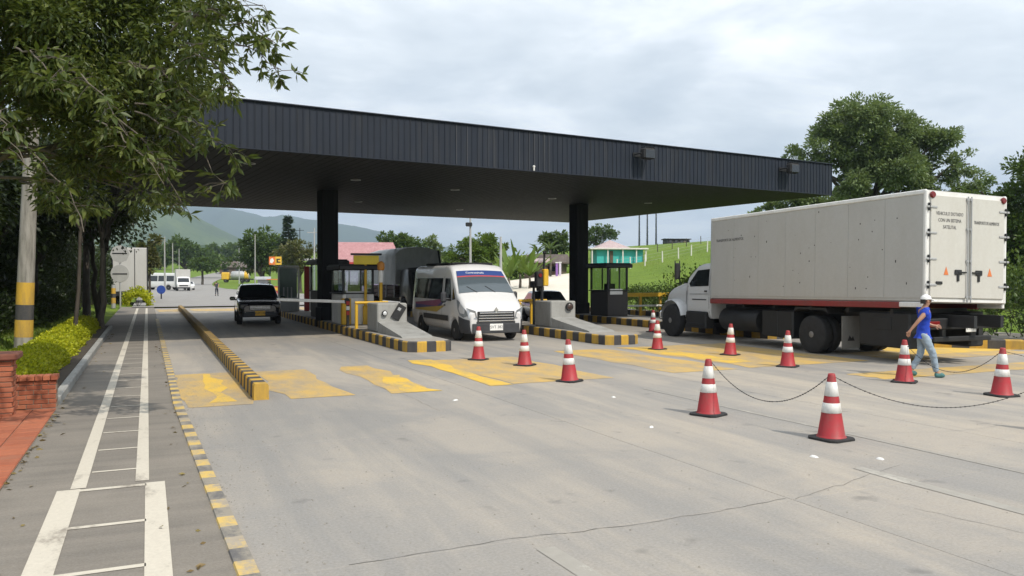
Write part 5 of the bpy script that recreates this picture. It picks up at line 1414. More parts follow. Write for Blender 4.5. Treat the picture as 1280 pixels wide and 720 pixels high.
pic_tree("broad olive tree behind the van", 92, 598, [(585, 306, 13), (605, 302, 15), (620, 308, 12), (575, 318, 14), (600, 320, 18), (620, 322, 12), (565, 322, 8)], 6000, .42, L_LIGHT, 46, .3)
pic_tree("thin airy tree left of the broad olive tree", 88, 543, [(541, 302, 7), (546, 310, 7), (540, 318, 8), (548, 324, 7)], 1100, .4, L_GREY, 47, .12)
pic_tree("bushy trees behind the pink roof", 130, 505, [(490, 302, 12), (508, 304, 14), (525, 310, 12), (478, 298, 9), (555, 325, 12), (535, 326, 10)], 4500, .55, L_GREEN, 48, .3)
pic_tree("flat-topped tree right of the right column", 140, 748, [(742, 292, 9), (755, 288, 10), (763, 294, 8), (740, 302, 8), (750, 300, 8), (733, 296, 7)], 3200, .4, L_GREEN, 49, .2)
pic_tree("dark trees behind the brown house", 118, 694, [(684, 300, 10), (698, 298, 10), (703, 308, 9), (690, 312, 9)], 2600, .5, L_GREEN, 50, .25)
pic_tree("scrub along the far ridge of the meadow", 160, 960, [(930, 300, 8), (915, 302, 6), (945, 298, 9), (900, 304, 5)], 1500, .5, L_DARK, 51, .2)
rr = random.Random(44)
for k in range(12):
    px = 176 + k * 13.5 + rr.uniform(-4, 4); d = rr.uniform(330, 470); yb = 328 - (d - 330) * .07; r_ = rr.uniform(6.5, 10)
    pic_tree("hazy tree in the distant row on the valley floor", d, px, [(px, yb - r_, r_), (px + r_ * .8, yb - r_ * .6, r_ * .8), (px - r_ * .8, yb - r_ * .5, r_ * .8), (px, yb - 2, r_ * .8)], 900, 2.2, L_GREEN, 80 + k, .5, "tree", "tree", "distant trees on the valley floor", .3, 40, .4, BARK2, .4, 0)
# conifer with tiers of drooping branches
def conifer(px, d, ytop, label):
    bx = (px - 640) / 1000 * d; z0 = height(bx, d) - .1; H = 2.05 + (348 - ytop) / 1000 * d - z0
    t = thing("conifer", label, "tree", (bx, d, z0)); rng = np.random.default_rng(77)
    MB().tube([(0, 0, -.1), (0, 0, H)], [.28, .03], 8).build("trunk", BARK2, t)
    P, D = [], []; b = MB()
    for k in range(17):
        z = H * (.30 + .69 * k / 17); r = (H * .17) * (1 - (k / 17) ** 1.15) + .15
        for q in range(9):
            a = rng.uniform(0, 6.283); e = Vector((r * math.cos(a), r * math.sin(a), z + r * .12)); b.tube([(0, 0, z), e], [.05, .015], 4)
            for w in range(22):
                f = rng.uniform(.15, 1); P.append((e.x * f + rng.normal(0, .12), e.y * f + rng.normal(0, .12), z + (e.z - z) * f + rng.normal(0, .10))); D.append((math.cos(a) + rng.normal(0, .5), math.sin(a) + rng.normal(0, .5), .1 + rng.normal(0, .3)))
    b.build("branch", BARK2, t); link_mesh("crown", leaves_mesh("crown", np.array(P), np.array(D), .55, .22, L_CONIF, rng), t)
conifer(361, 140, 268, "tall dark conifer with tiered branches in the valley")
# banana plants and palms: long arching fronds
def fronds(name, label, px, d, ybase, ytop, n, blade, mat, seed, width, group=None, stem_h=.35, arch=.5):
    bx = (px - 640) / 1000 * d; z0 = height(bx, d) - .1; H = 2.05 + (348 - ytop) / 1000 * d - z0
    t = thing(name, label, "palm" if "palm" in name else "plant", (bx, d, z0), 0, group); rr = random.Random(seed)
    MB().tube([(0, 0, 0), (.05, 0, H * stem_h * .5), (0, .05, H * stem_h)], [.16, .13, .10], 8).build("stem", BARK, t)
    for k in range(n):
        a = 6.283 * k / n + rr.uniform(-.3, .3); el = rr.uniform(.55, 1.35); L = H * (1 - stem_h) * rr.uniform(.75, 1.12); b = MB()
        mid = []
        for i in range(9):
            f = i / 8; e = el - arch * 1.6 * f * f; x = 0 if not mid else mid[-1][0] + L / 8 * math.cos(e); z = H * stem_h if not mid else mid[-1][1] + L / 8 * math.sin(e); mid.append((x, z))
        ca, sa = math.cos(a), math.sin(a)
        vs = []
        for i, (x, z) in enumerate(mid):
            w = width * math.sin(math.pi * min(1, (i + .6) / 8.8)) ** .7
            for sg in (-1, 0, 1): vs.append((x * ca - sg * w * sa, x * sa + sg * w * ca, z - (abs(sg) * w * .35)))
        fs = []
        for i in range(8):
            if rr.random() < .9: fs.append((3 * i, 3 * i + 1, 3 * i + 4, 3 * i + 3))
            if rr.random() < .9: fs.append((3 * i + 1, 3 * i + 2, 3 * i + 5, 3 * i + 4))
        b.add(vs, fs); b.build("frond", mat, t)
for k, (px, d, yt, w) in enumerate(((636, 84, 300, .34), (650, 88, 296, .36), (662, 86, 304, .3))):
    fronds("banana_plant", ("banana plant nearest the van roof", "tallest banana plant, in the middle of the three", "banana plant nearest the brown house")[k], px, d, 335, yt, 9, 0, L_LIGHT, 60 + k, w, "banana plants behind the yard", .3, .16)
for k, (px, d, yt) in enumerate(((688, 105, 289), (672, 110, 296))):
    fronds("palm_tree", ("feathery palm beside the right column", "feathery palm over the brown house roof")[k], px, d, 330, yt, 14, 0, L_GREEN, 70 + k, .16, "palms by the brown house", .6, .8)
# grass blades on the near lawn: one uncountable mass
def lawn():
    rng = np.random.default_rng(9); n = 30000
    u = -2.75 - rng.uniform(0, 1, n) ** 1.4 * 14; v = 14.8 + rng.uniform(0, 1, n) ** 1.2 * 40
    X = u * CT - v * ST; Y = u * ST + v * CT; Zs = np.array([height(x, y) for x, y in zip(X, Y)]) - .06
    P = np.stack([X, Y, Zs], 1); D = np.stack([rng.normal(0, .5, n), rng.normal(0, .5, n), np.ones(n)], 1)
    m = leafmat("lawn_blades", (.05, .085, .012), (.085, .13, .018), (.15, .17, .03), .3)
    tag(link_mesh("grass", leaves_mesh("grass", P, D, .13, .10, m, rng)), kind='stuff')
    n = 26000; x = rng.uniform(2, 60, n); y = 44 + rng.uniform(0, 1, n) ** 1.3 * 80
    k = (x * CT + y * ST > 28) & ~((x < 9 + y * .075) & (y > 50)); x, y = x[k], y[k]; n = len(x)
    z = np.array([height(a, b) for a, b in zip(x, y)]) - .06
    m2 = leafmat("meadow_blades", (.11, .18, .018), (.16, .24, .024), (.23, .28, .04), .35)
    tag(link_mesh("meadow_grass", leaves_mesh("meadow_grass", np.stack([x, y, z], 1), np.stack([rng.normal(0, .6, n), rng.normal(0, .6, n), np.ones(n)], 1), .20, .10, m2, rng)), kind='stuff')
lawn()
# ------------------------------------------------------------------ brick planter and brick walk on the left
BRICKS = []
def brick_mat(name, a, b):
    m = MT(name); oi = m.node("ShaderNodeObjectInfo").outputs["Random"]; v = m.coord(True); n = m.noise(v, 14, 6, .7); s = m.noise(v, 2.2, 5)
    c = m.mix(oi, a, b); c = m.mix(m.ramp(n, [(.35, .35), (.65, 0.0)]), c, tuple(x * .55 for x in a)); c = m.mix(m.ramp(s, [(.5, 0.0), (.8, .4)]), c, (.30, .17, .11))
    m.base(c).set(.9); m.bump(n, .5, .006); return m.m
M_BRICK = brick_mat("red_brick", (.30, .085, .042), (.42, .14, .07))
M_PAVER = brick_mat("red_paver", (.33, .095, .045), (.42, .135, .065))
M_MORT = simple("mortar", (.26, .19, .145), .95, 0, .2, 8, world=True)
_bm = {}
def bmesh_(w, l, h, mat):
    k = (round(w, 3), round(l, 3), round(h, 3), mat.name)
    if k not in _bm: b = MB(); b.box((0, 0, 0), (w, l, h), bev=.006); _bm[k] = b.mesh("brick", mat)
    return _bm[k]
pl = thing("brick_planter", "low red brick planter wall holding the lime-green hedge", "planter", uv(-1.72, 14.5), TH)
# local frame: x = u offset (0 at the middle of the end wall), y = v offset
b = MB(); b.box((0, .11, .22), (.80, .19, .44)); core = b.build("end_wall", M_MORT, pl)
for c in range(6):
    x = -.42 + (.10 if c % 2 else .0)
    while x < .40:
        w = min(.195, .40 - x)
        if w > .04: link_mesh("brick", bmesh_(w, .215, .064, M_BRICK), core, (x + w / 2, .11, .037 + .074 * c))
        x += .205
for k in range(8): link_mesh("brick", bmesh_(.098, .30, .075, M_BRICK), core, (-.37 + .106 * k, .11, .482))
t = b = None
b = MB(); b.box((.36, 10.9, .07), (.14, 21.2, .17), bev=.02); b.build("side_kerb", M_WALLC, pl)
b = MB(); b.box((-.1, 10.9, .10), (.8, 21.0, .12)); b.build("soil", simple("soil", (.05, .038, .027), .95, 0, .3, 8), pl)
pp = thing("brick_pillar", "red brick pillar with a darker cap at the left edge", "pillar", uv(-2.02, 13.9), TH)
b = MB(); b.box((0, 0, .42), (.40, .40, .84)); core = b.build("core", M_MORT, pp)
for c in range(11):
    for sx in (-1, 1):
        for k in (-.5, .5):
            o_ = .055 if c % 2 else 0
            link_mesh("brick", bmesh_(.205, .10, .064, M_BRICK), core, (k * .215 + (o_ - .02) * .3, sx * .165, .037 + .076 * c))
    for sx in (-1, 1): link_mesh("brick", bmesh_(.10, .215, .064, M_BRICK), core, (sx * .168, 0, .037 + .076 * c))
MB().box((0, 0, .90), (.58, .58, .10), bev=.02).build("cap", simple("dark_brick_cap", (.16, .06, .04), .9, 0, .25, 6), pp)
bw = strip("brick_walk", [uv(-4.2, 5.5), uv(-4.2, 14.2)], [uv(-1.30, 5.5), uv(-1.30, 14.2)], M_MORT, .012)
g = .004; rr = random.Random(2)
for i in range(9):
    for j in range(29):
        u, v = -1.30 - .16 - .32 * i, 5.6 + .15 + .30 * j
        if u - .5 < -2.6 and v < 9: continue
        link_mesh("paver", bmesh_(.308, .288, .03, M_PAVER), bw, uv(u, v, .012 + rr.uniform(0, .004)), TH)
# ------------------------------------------------------------------ poles
def lamp_pole():
    t = thing("lamp_pole", "tall weathered grey pole with yellow and black bands at its foot", "pole", (-13.65, 22.3, height(-13.65, 22.3) - .1), 0)
    H = 9.5; lx = .45
    def P(z): return (lx * z / H, 0, z)
    def r(z): return .235 - .085 * z / H
    m = MT("weathered_pole"); v = m.coord(scale=(1, 1, .12)); n = m.noise(v, 7, 8, .7)
    m.base(m.ramp(n, [(.3, (.10, .092, .08)), (.5, (.24, .225, .2)), (.7, (.36, .34, .31))])).set(.9); m.bump(n, .5, .02)
    b = MB(); zs = [0, 1, 2, 4, 6, 8, H]; b.tube([P(z) for z in zs], [r(z) for z in zs], 16); b.build("shaft", m.m, t)
    for z0, z1, mt in ((.50, .98, K_YEL), (.98, 1.40, K_BLK), (1.40, 2.02, K_YEL)):
        b = MB(); b.tube([P(z0), P(z1)], [r(z0) + .004, r(z1) + .004], 16); b.build("painted_band", mt, t)
    b = MB(); b.box((lx, 0, H - .6), (2.0, .12, .12)); 
    b.build("cross_arm", BARK, t)
lamp_pole()
def pole(px, d, ytop, r, label, mat=None, group="slim poles along the far road", lampy=None, name="utility_pole"):
    x = (px - 640) / 1000 * d; z0 = height(x, d) - .1; H = 2.05 + (348 - ytop) / 1000 * d - z0
    t = thing(name, label, "pole", (x, d, z0), 0, group)
    MB().tube([(0, 0, 0), (0, 0, H)], [r, r * .6], 8).build("shaft", mat or M_GALV, t)
    if lampy == 'cam': MB().box((-.1, -.2, H - .8), (.5, .4, .3), bev=.05).build("camera", M_DARK, t); MB().box((0, -.1, H + .1), (.3, .3, .4), bev=.05).build("lamp_head", M_DARK, t)
    if lampy == 'arm':
        b = MB(); b.box((0, 0, H - .5), (r * 14, .12, .1)); b.build("cross_arm", mat or M_GALV, t)
    if lampy == 'lamp':
        b = MB(); b.tube([(0, 0, H - .1), (.8, 0, H + .25), (1.6, 0, H + .3)], .04, 6); b.box((1.8, 0, H + .28), (.6, .2, .1), bev=.03); b.build("lamp_arm", M_GALV, t)
pole(206, 130, 296, .16, "pale pole nearest the white minibus", M_WALLC); pole(216, 165, 304, .15, "pale pole right of the minibus pole", M_WALLC); pole(224, 195, 311, .14, "farthest short pole in the row by the minibus", M_WALLC)
pole(299, 210, 310, .15, "slim pole before the dark roofed houses", M_GALV); pole(319, 125, 293, .13, "tall slim pole right of the tanker truck", M_WALLC); pole(393, 88, 285, .11, "slim pole just left of the left canopy column", M_GALV, lampy='arm')
pole(375, 165, 285, .12, "thin pole with crossarm beside the conifer", M_DARK, lampy='arm')
pole(588, 62, 268, .12, "tall pole with cameras seen above the van", M_GALV, None, 'cam', "camera_mast"); pole(626, 78, 296, .17, "short thick grey post right of the camera mast", M_GALV, None, None, "post")
for k, px in enumerate((799, 809, 820)): pole(px, 168, 258, .20, ("left one of the three dark posts on the meadow crest", "middle one of the three dark posts on the meadow crest", "right one of the three dark posts on the meadow crest")[k], simple("dark_pole_%d" % k, (.03, .04, .055), .6), "dark posts on the meadow crest")
# ------------------------------------------------------------------ road signs on the left
M_SIGNB = dirty('sign_back', (.40, .40, .39), (.2, .2, .19), .4, .5)
t = thing("road_sign", "round sign seen from behind with an octagonal sign above, on a grey post", "sign", (-28.4, 58, height(-28.4, 58) - .1), R(10))
MB().tube([(0, 0, 0), (0, 0, 4.6)], .06, 10).build("post", M_GALV, t)
b = MB(); b.lathe([(.0, -.03), (.63, -.03), (.64, -.02), (.63, -.01), (0, -.01)], 32, c=(0, -.05, 2.50), axis='Y', smooth=False); b.build("round_plate", M_SIGNB, t)
b = MB(); b.lathe([(.0, -.03), (.66, -.03), (.66, -.01), (0, -.01)], 8, c=(0, -.05, 3.92), axis='Y', smooth=False); b.build("octagon_plate", M_SIGNB, t)
for z in (2.48, 3.96): MB().box((0, -.095, z), (1.0, .03, .07), bev=.006).build("clamp_bar", M_DARK, t)
t = thing("bollard", "yellow and black striped bollard below the round sign", "bollard", (-28.7, 57.6, height(-28.7, 57.6) - .1), 0)
MB().tube([(0, 0, 0), (0, 0, 1.7)], .15, 12).build("shaft", M_GALV, t)
for z0, z1, mt in ((.35, .75, K_YEL), (.75, 1.05, K_BLK), (1.05, 1.45, K_YEL)): MB().tube([(0, 0, z0), (0, 0, z1)], .156, 12).build("painted_band", mt, t)
t = thing("road_sign", "round blue sign on a short post by the lime shrub", "sign", (-34.2, 78, height(-34.2, 78)), 0)
MB().tube([(0, 0, 0), (0, 0, .7)], .07, 8).build("post", M_DARK, t); b = MB(); b.lathe([(0, -.06), (.42, -.06), (.42, 0), (0, 0)], 20, c=(0, 0, .95), axis='Y', smooth=False); b.build("plate", simple("blue_enamel", (.03, .07, .30), .45), t)
# ------------------------------------------------------------------ far vehicles
def far_wheels(t, ys, w, r=.42):
    for y in ys:
        for x in (-w, w): wheel(t, x, y, r, .25)
t = thing("box_truck", "tall white box truck parked behind the road signs at left", "truck", (-32.4, 68, 0), R(24.5))
b = MB(); b.box((0, 0, 2.75), (2.6, 6.5, 3.6), bev=.05); b.build("cargo_box", box_side, t)
for x in (-1.19, 1.19): MB().box((x * 1.08, -3.25, 2.75), (.09, .09, 3.6), bev=.02).build("corner_post", M_DARK, t)
MB().box((.35, -3.262, 2.75), (.05, .03, 3.4)).build("door_seam", M_DARK, t); MB().box((0, .4, .75), (1.0, 8.5, .3)).build("chassis", M_DARK, t)
VT = Loft(W=[(3.4, 1.08), (5.0, 1.08), (5.25, 1.0)], zb=[(3.4, .6), (5.25, .5)], zt=[(3.4, 2.4), (4.4, 2.4), (4.9, 1.6), (5.25, 1.2)], k=.1, belt=1.4)
b = MB(); VT.mesh(b); b.build("cab", M_VAN, t); MB().box((0, -3.2, .75), (2.2, .15, .3), bev=.03).build("bumper", M_DARK, t); far_wheels(t, (-2.0, 4.2), 1.15, .48)
t = thing("minibus", "white minibus with dark side windows crossing the far road", "bus", (-61.5, 140, .05), R(78))
VB = Loft(W=[(-3.6, 1.0), (3.2, 1.03), (3.5, .9)], zb=[(-3.6, .45), (3.5, .4)], zt=[(-3.6, 2.9), (2.6, 2.95), (3.0, 2.7), (3.35, 1.6), (3.5, 1.2)], k=.08, belt=1.2, arches=[(-2.2, .5, .4), (2.2, .5, .4)])
b = MB(); VB.mesh(b); b.build("body", M_VAN, t)
for sg in (-1, 1):
    for y0 in (-3.3, -1.7, -.1, 1.5):
        b = MB(); VB.patch(b, [(y0, 1.5), (y0 + 1.45, 1.5), (y0 + 1.45, 2.45), (y0, 2.45)], sg, .01, 3, 2); b.build("side_window", M_GLASS, t)
b = MB(); VB.tpatch(b, [(3.3, -.8), (3.04, -.8), (3.04, .8), (3.3, .8)], .01); b.build("windshield", M_GLASS, t); far_wheels(t, (-2.2, 2.2), 1.0)
def light_truck(label, loc, rz):
    t = thing("light_truck", label, "truck", loc, rz)
    b = MB(); b.box((0, -1.2, 2.1), (2.2, 4.4, 2.7), bev=.05); b.build("cargo_box", box_side, t)
    VT = Loft(W=[(1.0, 1.0), (2.6, 1.02), (2.95, .92)], zb=[(1.0, .45), (2.95, .4)], zt=[(1.0, 2.2), (1.9, 2.25), (2.15, 2.1), (2.6, 1.3), (2.95, 1.0)], k=.1, belt=1.3, arches=[(2.0, .45, .4)])
    b = MB(); VT.mesh(b); b.build("cab", M_VAN, t); b = MB(); VT.tpatch(b, [(2.56, -.85), (2.2, -.8), (2.2, .8), (2.56, .85)], .01); b.build("windshield", M_GLASS, t)
    MB().box((0, 2.97, .85), (1.3, .04, .18)).build("grille", M_BLACK, t); MB().box((0, 2.96, .5), (1.9, .1, .24), bev=.03).build("bumper", M_PLAST, t); MB().box((0, -.2, .6), (.9, 6, .25)).build("chassis", M_DARK, t)
    for sg in (-1, 1): MB().box((sg * .78, 2.92, .95), (.26, .08, .18), bev=.03).build("headlight", M_LAMP, t)
    far_wheels(t, (2.0, -2.0), 1.0); return t
light_truck("small white cargo truck driving towards us beside the minibus", (-53.5, 130, .05), R(205))
t = thing("parked_car", "white car half hidden right of the small cargo truck", "car", (-56.5, 140, .05), R(205))
b = MB(); V3.mesh(b); b.build("body", M_VAN, t); b = MB(); V3.tpatch(b, [(.92, -.66), (.24, -.54), (.24, .54), (.92, .66)], .01); b.build("windshield", M_GLASS, t); far_wheels(t, (-1.28, 1.28), .82, .31)
xt, yt = -76, 222
t = thing("tanker_truck", "yellow and silver tanker truck on the far bend", "truck", (xt, yt, height(xt, yt) + .06), R(97))
b = MB(); b.lathe([(.6, -3.2), (1.15, -2.9), (1.2, 0), (1.15, 1.6), (.6, 1.9)], 18, c=(0, 0, 1.95), axis='Y'); b.build("tank", M_GALV, t)
b = MB(); b.lathe([(1.0, -3.0), (1.25, -2.8), (1.25, -1.9)], 18, c=(0, 0, 1.95), axis='Y'); b.build("yellow_band", M_YELP, t)
MB().box((0, -.2, .85), (1.2, 7.8, .35)).build("chassis", M_DARK, t); b = MB(); b.box((0, 3.3, 1.7), (2.3, 2.0, 2.1), bev=.25); b.build("cab", M_YELP, t); b = MB(); b.box((0, 4.3, 2.1), (1.9, .06, .8), bev=.02); b.build("windshield", M_GLASS, t); far_wheels(t, (3.2, -1.2, -2.5), 1.1, .5)
# ------------------------------------------------------------------ buildings of the valley
def roofmat(name, a, b, rows=8.0):
    m = MT(name); v = m.coord(); n = m.noise(v, 1.4, 6, .7); f = m.noise(v, 9, 5, .7); w = m.node("ShaderNodeTexWave"); w.inputs["Scale"].default_value = rows; m.l.new(v, w.inputs[0])
    m.base(m.mix(m.ramp(f, [(.42, .5), (.62, 0.0)]), m.ramp(n, [(.3, a), (.7, b)]), tuple(x * .6 for x in a))).set(.85); m.bump(w.outputs[1], .5, .05); return m.m
R_PINK = roofmat("pink_roofing", (.42, .20, .21), (.58, .33, .34)); R_BROWN = roofmat("brown_roofing", (.10, .08, .07), (.19, .15, .13)); R_PALE = roofmat("pale_pink_roofing", (.48, .36, .36), (.6, .5, .5))
W_WHITE = dirty("white_plaster", (.66, .65, .62), (.4, .36, .3), .4, .8); W_LILAC = dirty("lilac_plaster", (.30, .24, .42), (.2, .18, .22), .4, .8); W_TEAL = dirty("teal_cladding", (.035, .42, .40), (.1, .25, .24), .3, .6); W_BROWN = dirty("brown_timber", (.12, .085, .06), (.05, .04, .03), .5, .8)
def house(name, label, loc, rz, w, l, h, rh, wall, roof, over=.5, hip=0.0, wins=2, cat="house", fascia=None, group=None):
    z = height(loc[0], loc[1]) - .2
    t = thing(name, label, cat, (loc[0], loc[1], z), rz, group)
    MB().box((0, 0, h / 2), (w, l, h)).build("wall", wall, t)
    b = MB(); W_, L_ = w / 2 + over, l / 2 + over; k = L_ * (hip)
    A = [(-W_, -L_, h), (W_, -L_, h), (W_, L_, h), (-W_, L_, h), (-W_ * (1 - hip) if hip < 1 else 0, 0, h + rh), (W_ * (1 - hip) if hip < 1 else 0, 0, h + rh)]
    b.add(A, [(0, 1, 5, 4), (2, 3, 4, 5), (1, 2, 5), (3, 0, 4)]); b.add([(x, y, zz - .16) for x, y, zz in A[:4]] + A[:4], [(3, 2, 1, 0), (0, 1, 5, 4), (1, 2, 6, 5), (2, 3, 7, 6), (3, 0, 4, 7)]); b.build("roof", roof, t)
    if fascia: b = MB(); b.box((0, -L_ - .03, h - .12), (2 * W_, .06, .34)); b.build("fascia", fascia, t)
    for i in range(wins):
        x = -w / 2 + w * (i + .5) / wins; MB().box((x, -l / 2 - .03, h * .55), (w / wins * .45, .08, h * .36)).build("window", M_GLASS, t)
    MB().box((w * .32 if wins != 1 else w * .2, -l / 2 - .03, h * .36), (.9, .07, h * .72)).build("door", W_BROWN, t)
    return t
def AT(px, d): return ((px - 640) / 1000 * d, d)
house("pink_roof_house", "building with a wide pink roof and lilac fascia behind the lane sign", AT(456, 92), R(8), 7.6, 6, 4.0, 2.4, W_LILAC, R_PINK, .5, .25, 3, "building", M_REDP)
house("brown_house", "brown house with pale pink lean-to roof above the earth yard", AT(683, 112), R(-12), 5.0, 5, 1.9, 1.2, W_BROWN, R_BROWN, .8, .1, 2)
lt = house("lean_to", "pale pink lean-to roof slanting beside the brown house", AT(671, 109), R(-20), 2.6, 3.0, 2.3, .45, W_BROWN, R_PALE, .5, 0, 1, "shed")
for k, (px, c) in enumerate(((696, (.25, .12, .38)), (700, (.55, .5, .6)))):
    x, y = AT(px, 104); t = thing("post", ("purple", "pale")[k] + " gate post before the brown house", "post", (x, y, height(x, y) - .1), 0); MB().box((0, 0, .9), (.3, .3, 1.9), bev=.03).build("shaft", simple("gate_paint%d" % k, c, .6), t); MB().box((0, 0, 1.9), (.42, .42, .12), bev=.03).build("cap", M_WHITEP, t)
# teal pavilion with pointed pink-and-white roof
x, y = AT(768, 118); z = height(x, y) - .3
t = thing("teal_pavilion", "teal walled pavilion with a pointed pink roof on the meadow", "building", (x, y, z), R(6))
MB().box((.3, 0, 1.2), (6.8, 4.5, 2.4)).build("wall", W_TEAL, t); MB().box((0, 0, 2.52), (8.6, 6.0, .22), bev=.03).build("eaves", W_WHITE, t)
b = MB(); b.add([(-3.2, -2.6, 2.64), (1.8, -2.6, 2.64), (1.8, 2.6, 2.64), (-3.2, 2.6, 2.64), (-.7, 0, 3.9)], [(0, 1, 4), (1, 2, 4), (2, 3, 4), (3, 0, 4)]); b.build("roof", R_PALE, t)
for xx in (-3.9, -1.6, .6, 2.6, 4.0): MB().box((xx, -2.7, 1.2), (.16, .16, 2.44)).build("post", W_WHITE, t)
MB().box((-1.0, -2.3, 1.1), (.5, .1, 2.2)).build("door", W_BROWN, t)
for k, (px, lab) in enumerate(((292, "low dark roofed house at the left of the pair on the far slope"), (318, "low dark roofed house at the right of the pair on the far slope"))): house("dark_roof_house", lab, AT(px, 300 + 10 * k), R(10), 9, 6, 2.6, 2.2, W_BROWN, R_BROWN, .8, .3, 2, group="dark roofed houses")
house("white_house", "tiny white house on the far green slope", AT(244, 420), R(5), 8, 6, 4, 1.5, W_WHITE, R_BROWN, .5, .1, 2)
house("crest_shed", "long dark shed with pillars on the crest of the meadow", AT(845, 175), R(10), 5.0, 3, 1.35, .1, M_DARK, M_DARK, .3, 0, 4, "shed")
house("grey_kiosk", "small grey roadside kiosk left of the orange billboard", AT(329, 112), R(14), 1.4, 1.8, 2.2, .3, M_GALV, M_GALV, .35, 0, 1, "kiosk")
# billboard and colourful stall
x, y = AT(344, 118); t = thing("billboard", "orange and yellow billboard beside the road beyond the toll", "billboard", (x, y, height(x, y) - .1), R(14))
for sg in (-.7, .7): MB().tube([(sg, 0, 0), (sg, 0, 4.0)], .06, 8).build("post", M_DARK, t)
m_or = simple("orange_print", (.62, .16, .03), .5); MB().box((-.42, -.06, 4.75), (.88, .08, 1.2), bev=.01).build("orange_panel", m_or, t); MB().box((.47, -.06, 4.75), (.88, .08, 1.2), bev=.01).build("yellow_panel", simple("yellow_print", (.66, .40, .04), .5), t)
b = MB(); b.prism([(-.75, 4.5), (-.4, 4.35), (-.15, 4.75), (-.35, 5.15), (-.65, 5.0)], -.112, -.103, 'Y'); b.build("white_emblem", M_WHITEP, t)
b = MB(); b.prism([(.2, 4.45), (.75, 4.45), (.75, 4.62), (.4, 4.66), (.4, 4.85), (.75, 4.9), (.75, 5.05), (.2, 5.05)], -.112, -.103, 'Y'); b.build("black_emblem", M_BLACK, t)
x, y = AT(345, 106); t = thing("market_stall", "small colourful roadside stall below the billboard", "stall", (x, y, height(x, y) - .1), R(14))
MB().box((0, 0, .55), (2.0, 1.2, 1.1)).build("counter", M_REDP, t); MB().box((0, 0, 2.0), (2.3, 1.6, .1), bev=.02).build("awning", m_or, t); MB().box((0, -.62, .75), (1.8, .06, .4)).build("banner", M_YELP, t)
for sx in (-.9, .9): MB().tube([(sx, .5, 0), (sx, .5, 2.0)], .04, 6).build("post", M_DARK, t)
# ------------------------------------------------------------------ meadow fence
def fence(name, label, pts, ph, r, mat, wires=3):
    t = thing(name, label, "fence", (pts[0][0], pts[0][1], height(*pts[0])), 0); o = Vector(t.location)
    tops = []
    for k, p in enumerate(pts):
        z = height(*p); lean = random.Random(k).uniform(-.06, .06); q = Vector((p[0], p[1], z)) - o; MB().tube([q - Vector((0, 0, .2)), q + Vector((lean, 0, ph))], [r, r * .85], 6).build("post", mat, t); tops.append(q)
    for w in range(wires):
        for a, b_ in zip(tops, tops[1:]): MB().tube([a + Vector((0, 0, ph * (.35 + .28 * w))), b_ + Vector((0, 0, ph * (.35 + .28 * w)))], .012, 4).build("wire", M_GALV, t)
fence("wire_fence", "white post and wire fence across the meadow below the crest", [AT(px, 104 + (px - 770) * .10) for px in (771, 788, 806, 828, 848, 864, 884, 902)], 1.5, .09, W_WHITE)
fence("wire_fence", "dark wooden post fence near the meadow crest", [AT(px, 132 + (px - 820) * .08) for px in (800, 822, 840, 858, 876, 894)], 1.3, .07, BARK2, 2)
# ------------------------------------------------------------------ mountains
def mountains(name, ridge, d, depth, seed, mat, amp):
    "range of hills following a skyline; real relief running towards us"
    rng = np.random.default_rng(seed); xs = np.linspace(ridge[0][0], ridge[-1][0], 150); V = []; nr = 40
    for px in xs:
        H = (348 - lin(px, ridge)) / 1000 * d
        for j in range(nr + 1):
            t = j / nr; y = d - depth * t; prof = (1 - sm(0, 1, t)) if t > 0 else 1
            X = (px - 640) / 1000 * d + (px - 640) / 1000 * depth * -.25 * t
            n1 = noise.fractal(Vector((X / d * 9 + seed, y / d * 7, seed)), .9, 2.1, 6); n2 = abs(noise.noise(Vector((X / d * 16, y / d * 3.5, seed + 4))))
            z = H * prof * (1 + amp * n1 * min(1, t * 3)) - H * .28 * n2 * math.sin(math.pi * t) + H * .012 * noise.noise(Vector((px * .21, 0, seed))) - 6 * (t >= .98)
            V.append((X, y, max(z, -8)))
        V.append(((px - 640) / 1000 * d, d + depth * .5, -10))
    m = nr + 2; I = np.arange(len(xs) * m).reshape(len(xs), m)
    # order: back foot then ridge to front
    I = np.concatenate([I[:, -1:], I[:, :-1]], 1)
    F = np.stack([I[:-1, :-1].ravel(), I[:-1, 1:].ravel(), I[1:, 1:].ravel(), I[1:, :-1].ravel()], 1)
    tag(link_mesh(name, np_mesh(name, np.array(V), F, mat, True)), kind='structure')
def hillmat(name, a, b, c, s):
    m = MT(name); v = m.coord(True); n = m.noise(v, s, 8, .7); f = m.noise(v, s * 9, 6, .75)
    m.base(m.mix(.4, m.ramp(n, [(.36, a), (.52, b), (.66, c)]), m.ramp(f, [(.35, a), (.65, c)]))).set(.95, spec=.1); m.bump(f, 1.0, 6); return m.m
mountains("far_hill", [(60, 250), (150, 246), (240, 250), (265, 255), (294, 262), (318, 267), (330, 271), (357, 273), (399, 277), (424, 279), (462, 286), (489, 293), (530, 303), (600, 316), (700, 325), (900, 330)], 5600, 2600, 3, hillmat("forested_hill", (.018, .04, .015), (.03, .06, .02), (.06, .09, .03), .0022), .25)
mountains("near_hill", [(20, 240), (120, 240), (180, 244), (215, 254), (245, 270), (280, 288), (312, 303), (340, 313), (400, 322), (500, 328), (620, 333)], 2700, 1300, 8, hillmat("pasture_hill", (.03, .055, .018), (.075, .115, .03), (.12, .16, .045), .005), .3)
mountains("low_hill", [(100, 312), (200, 308), (235, 306), (262, 304), (290, 310), (330, 318), (400, 326), (520, 332)], 1150, 420, 12, hillmat("wooded_hill", (.02, .045, .013), (.04, .075, .02), (.10, .15, .03), .012), .35)
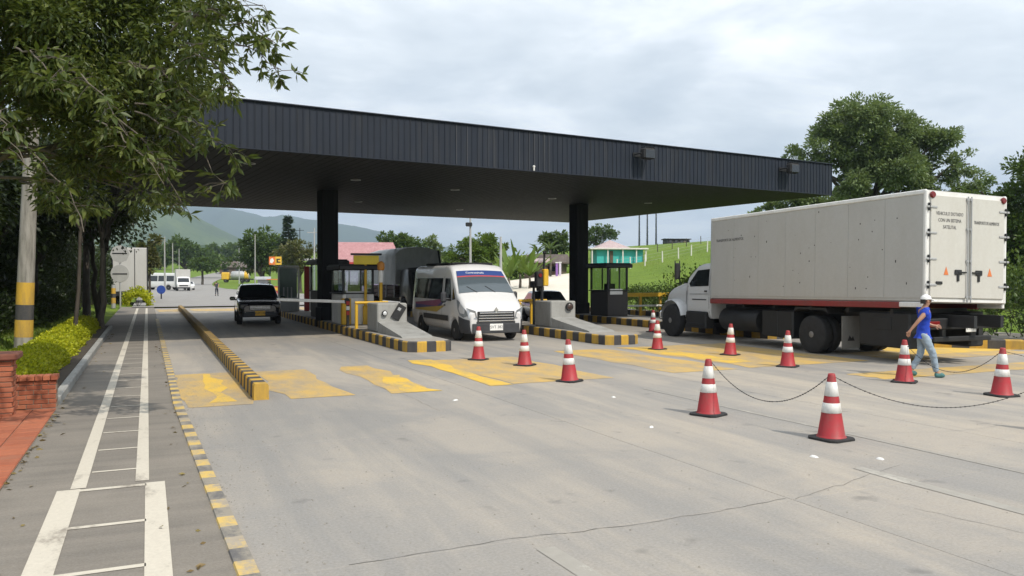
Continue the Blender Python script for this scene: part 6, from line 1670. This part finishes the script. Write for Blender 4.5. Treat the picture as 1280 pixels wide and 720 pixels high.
# ------------------------------------------------------------------ air
def haze():
    b = MB(); b.box((0, 3900, 395), (17000, 9400, 812)); 
    m = bpy.data.materials.new("air"); m.use_nodes = True; n = m.node_tree.nodes; n.clear(); o = n.new("ShaderNodeOutputMaterial"); p = n.new("ShaderNodeVolumePrincipled")
    p.inputs["Color"].default_value = (.64, .80, 1.0, 1); p.inputs["Density"].default_value = .00021; p.inputs["Anisotropy"].default_value = .2
    m.node_tree.links.new(p.outputs[0], o.inputs["Volume"])
    h = b.build("haze", m); tag(h, kind='stuff'); h.display_type = 'WIRE'
haze()
# ------------------------------------------------------------------ leaf litter and grit along the edges
def litter():
    rng = np.random.default_rng(31); n = 420
    v = rng.uniform(4, 34, n); u = np.where(rng.uniform(0, 1, n) < .85, -1.66 + rng.exponential(.16, n), .36 - rng.exponential(.05, n))
    u = np.where(v < 14.5, np.maximum(u, -1.25), u)
    X = u * CT - v * ST; Y = u * ST + v * CT; P = np.stack([X, Y, np.full(n, .014)], 1)
    D = np.stack([rng.normal(0, 1, n), rng.normal(0, 1, n), rng.normal(0, .06, n)], 1)
    m = leafmat("fallen_leaves", (.09, .06, .025), (.16, .11, .04), (.22, .18, .06), .1)
    tag(link_mesh("leaf_litter", leaves_mesh("leaf_litter", P, D, .07, .22, m, rng, .1)), kind='stuff')
    n = 1600; v = rng.uniform(2.5, 18, n); u = np.where(rng.uniform(0, 1, n) < .5, .5 + rng.exponential(.5, n), rng.uniform(.5, 12, n))
    X = u * CT - v * ST; Y = u * ST + v * CT; s = rng.uniform(.004, .013, n); V = []; F = []
    for i in range(n):
        b = len(V); a = rng.uniform(0, 6.28)
        for k in range(3): V.append((X[i] + s[i] * math.cos(a + 2.1 * k), Y[i] + s[i] * math.sin(a + 2.1 * k), .002))
        V.append((X[i], Y[i], .002 + s[i] * .8)); F += [(b, b + 1, b + 3), (b + 1, b + 2, b + 3), (b + 2, b, b + 3)]
    tag(link_mesh("grit", np_mesh("grit", np.array(V), np.array(F), simple("grit_stone", (.24, .22, .19), .9, 0, .4, 30, world=True))), kind='stuff')
litter()
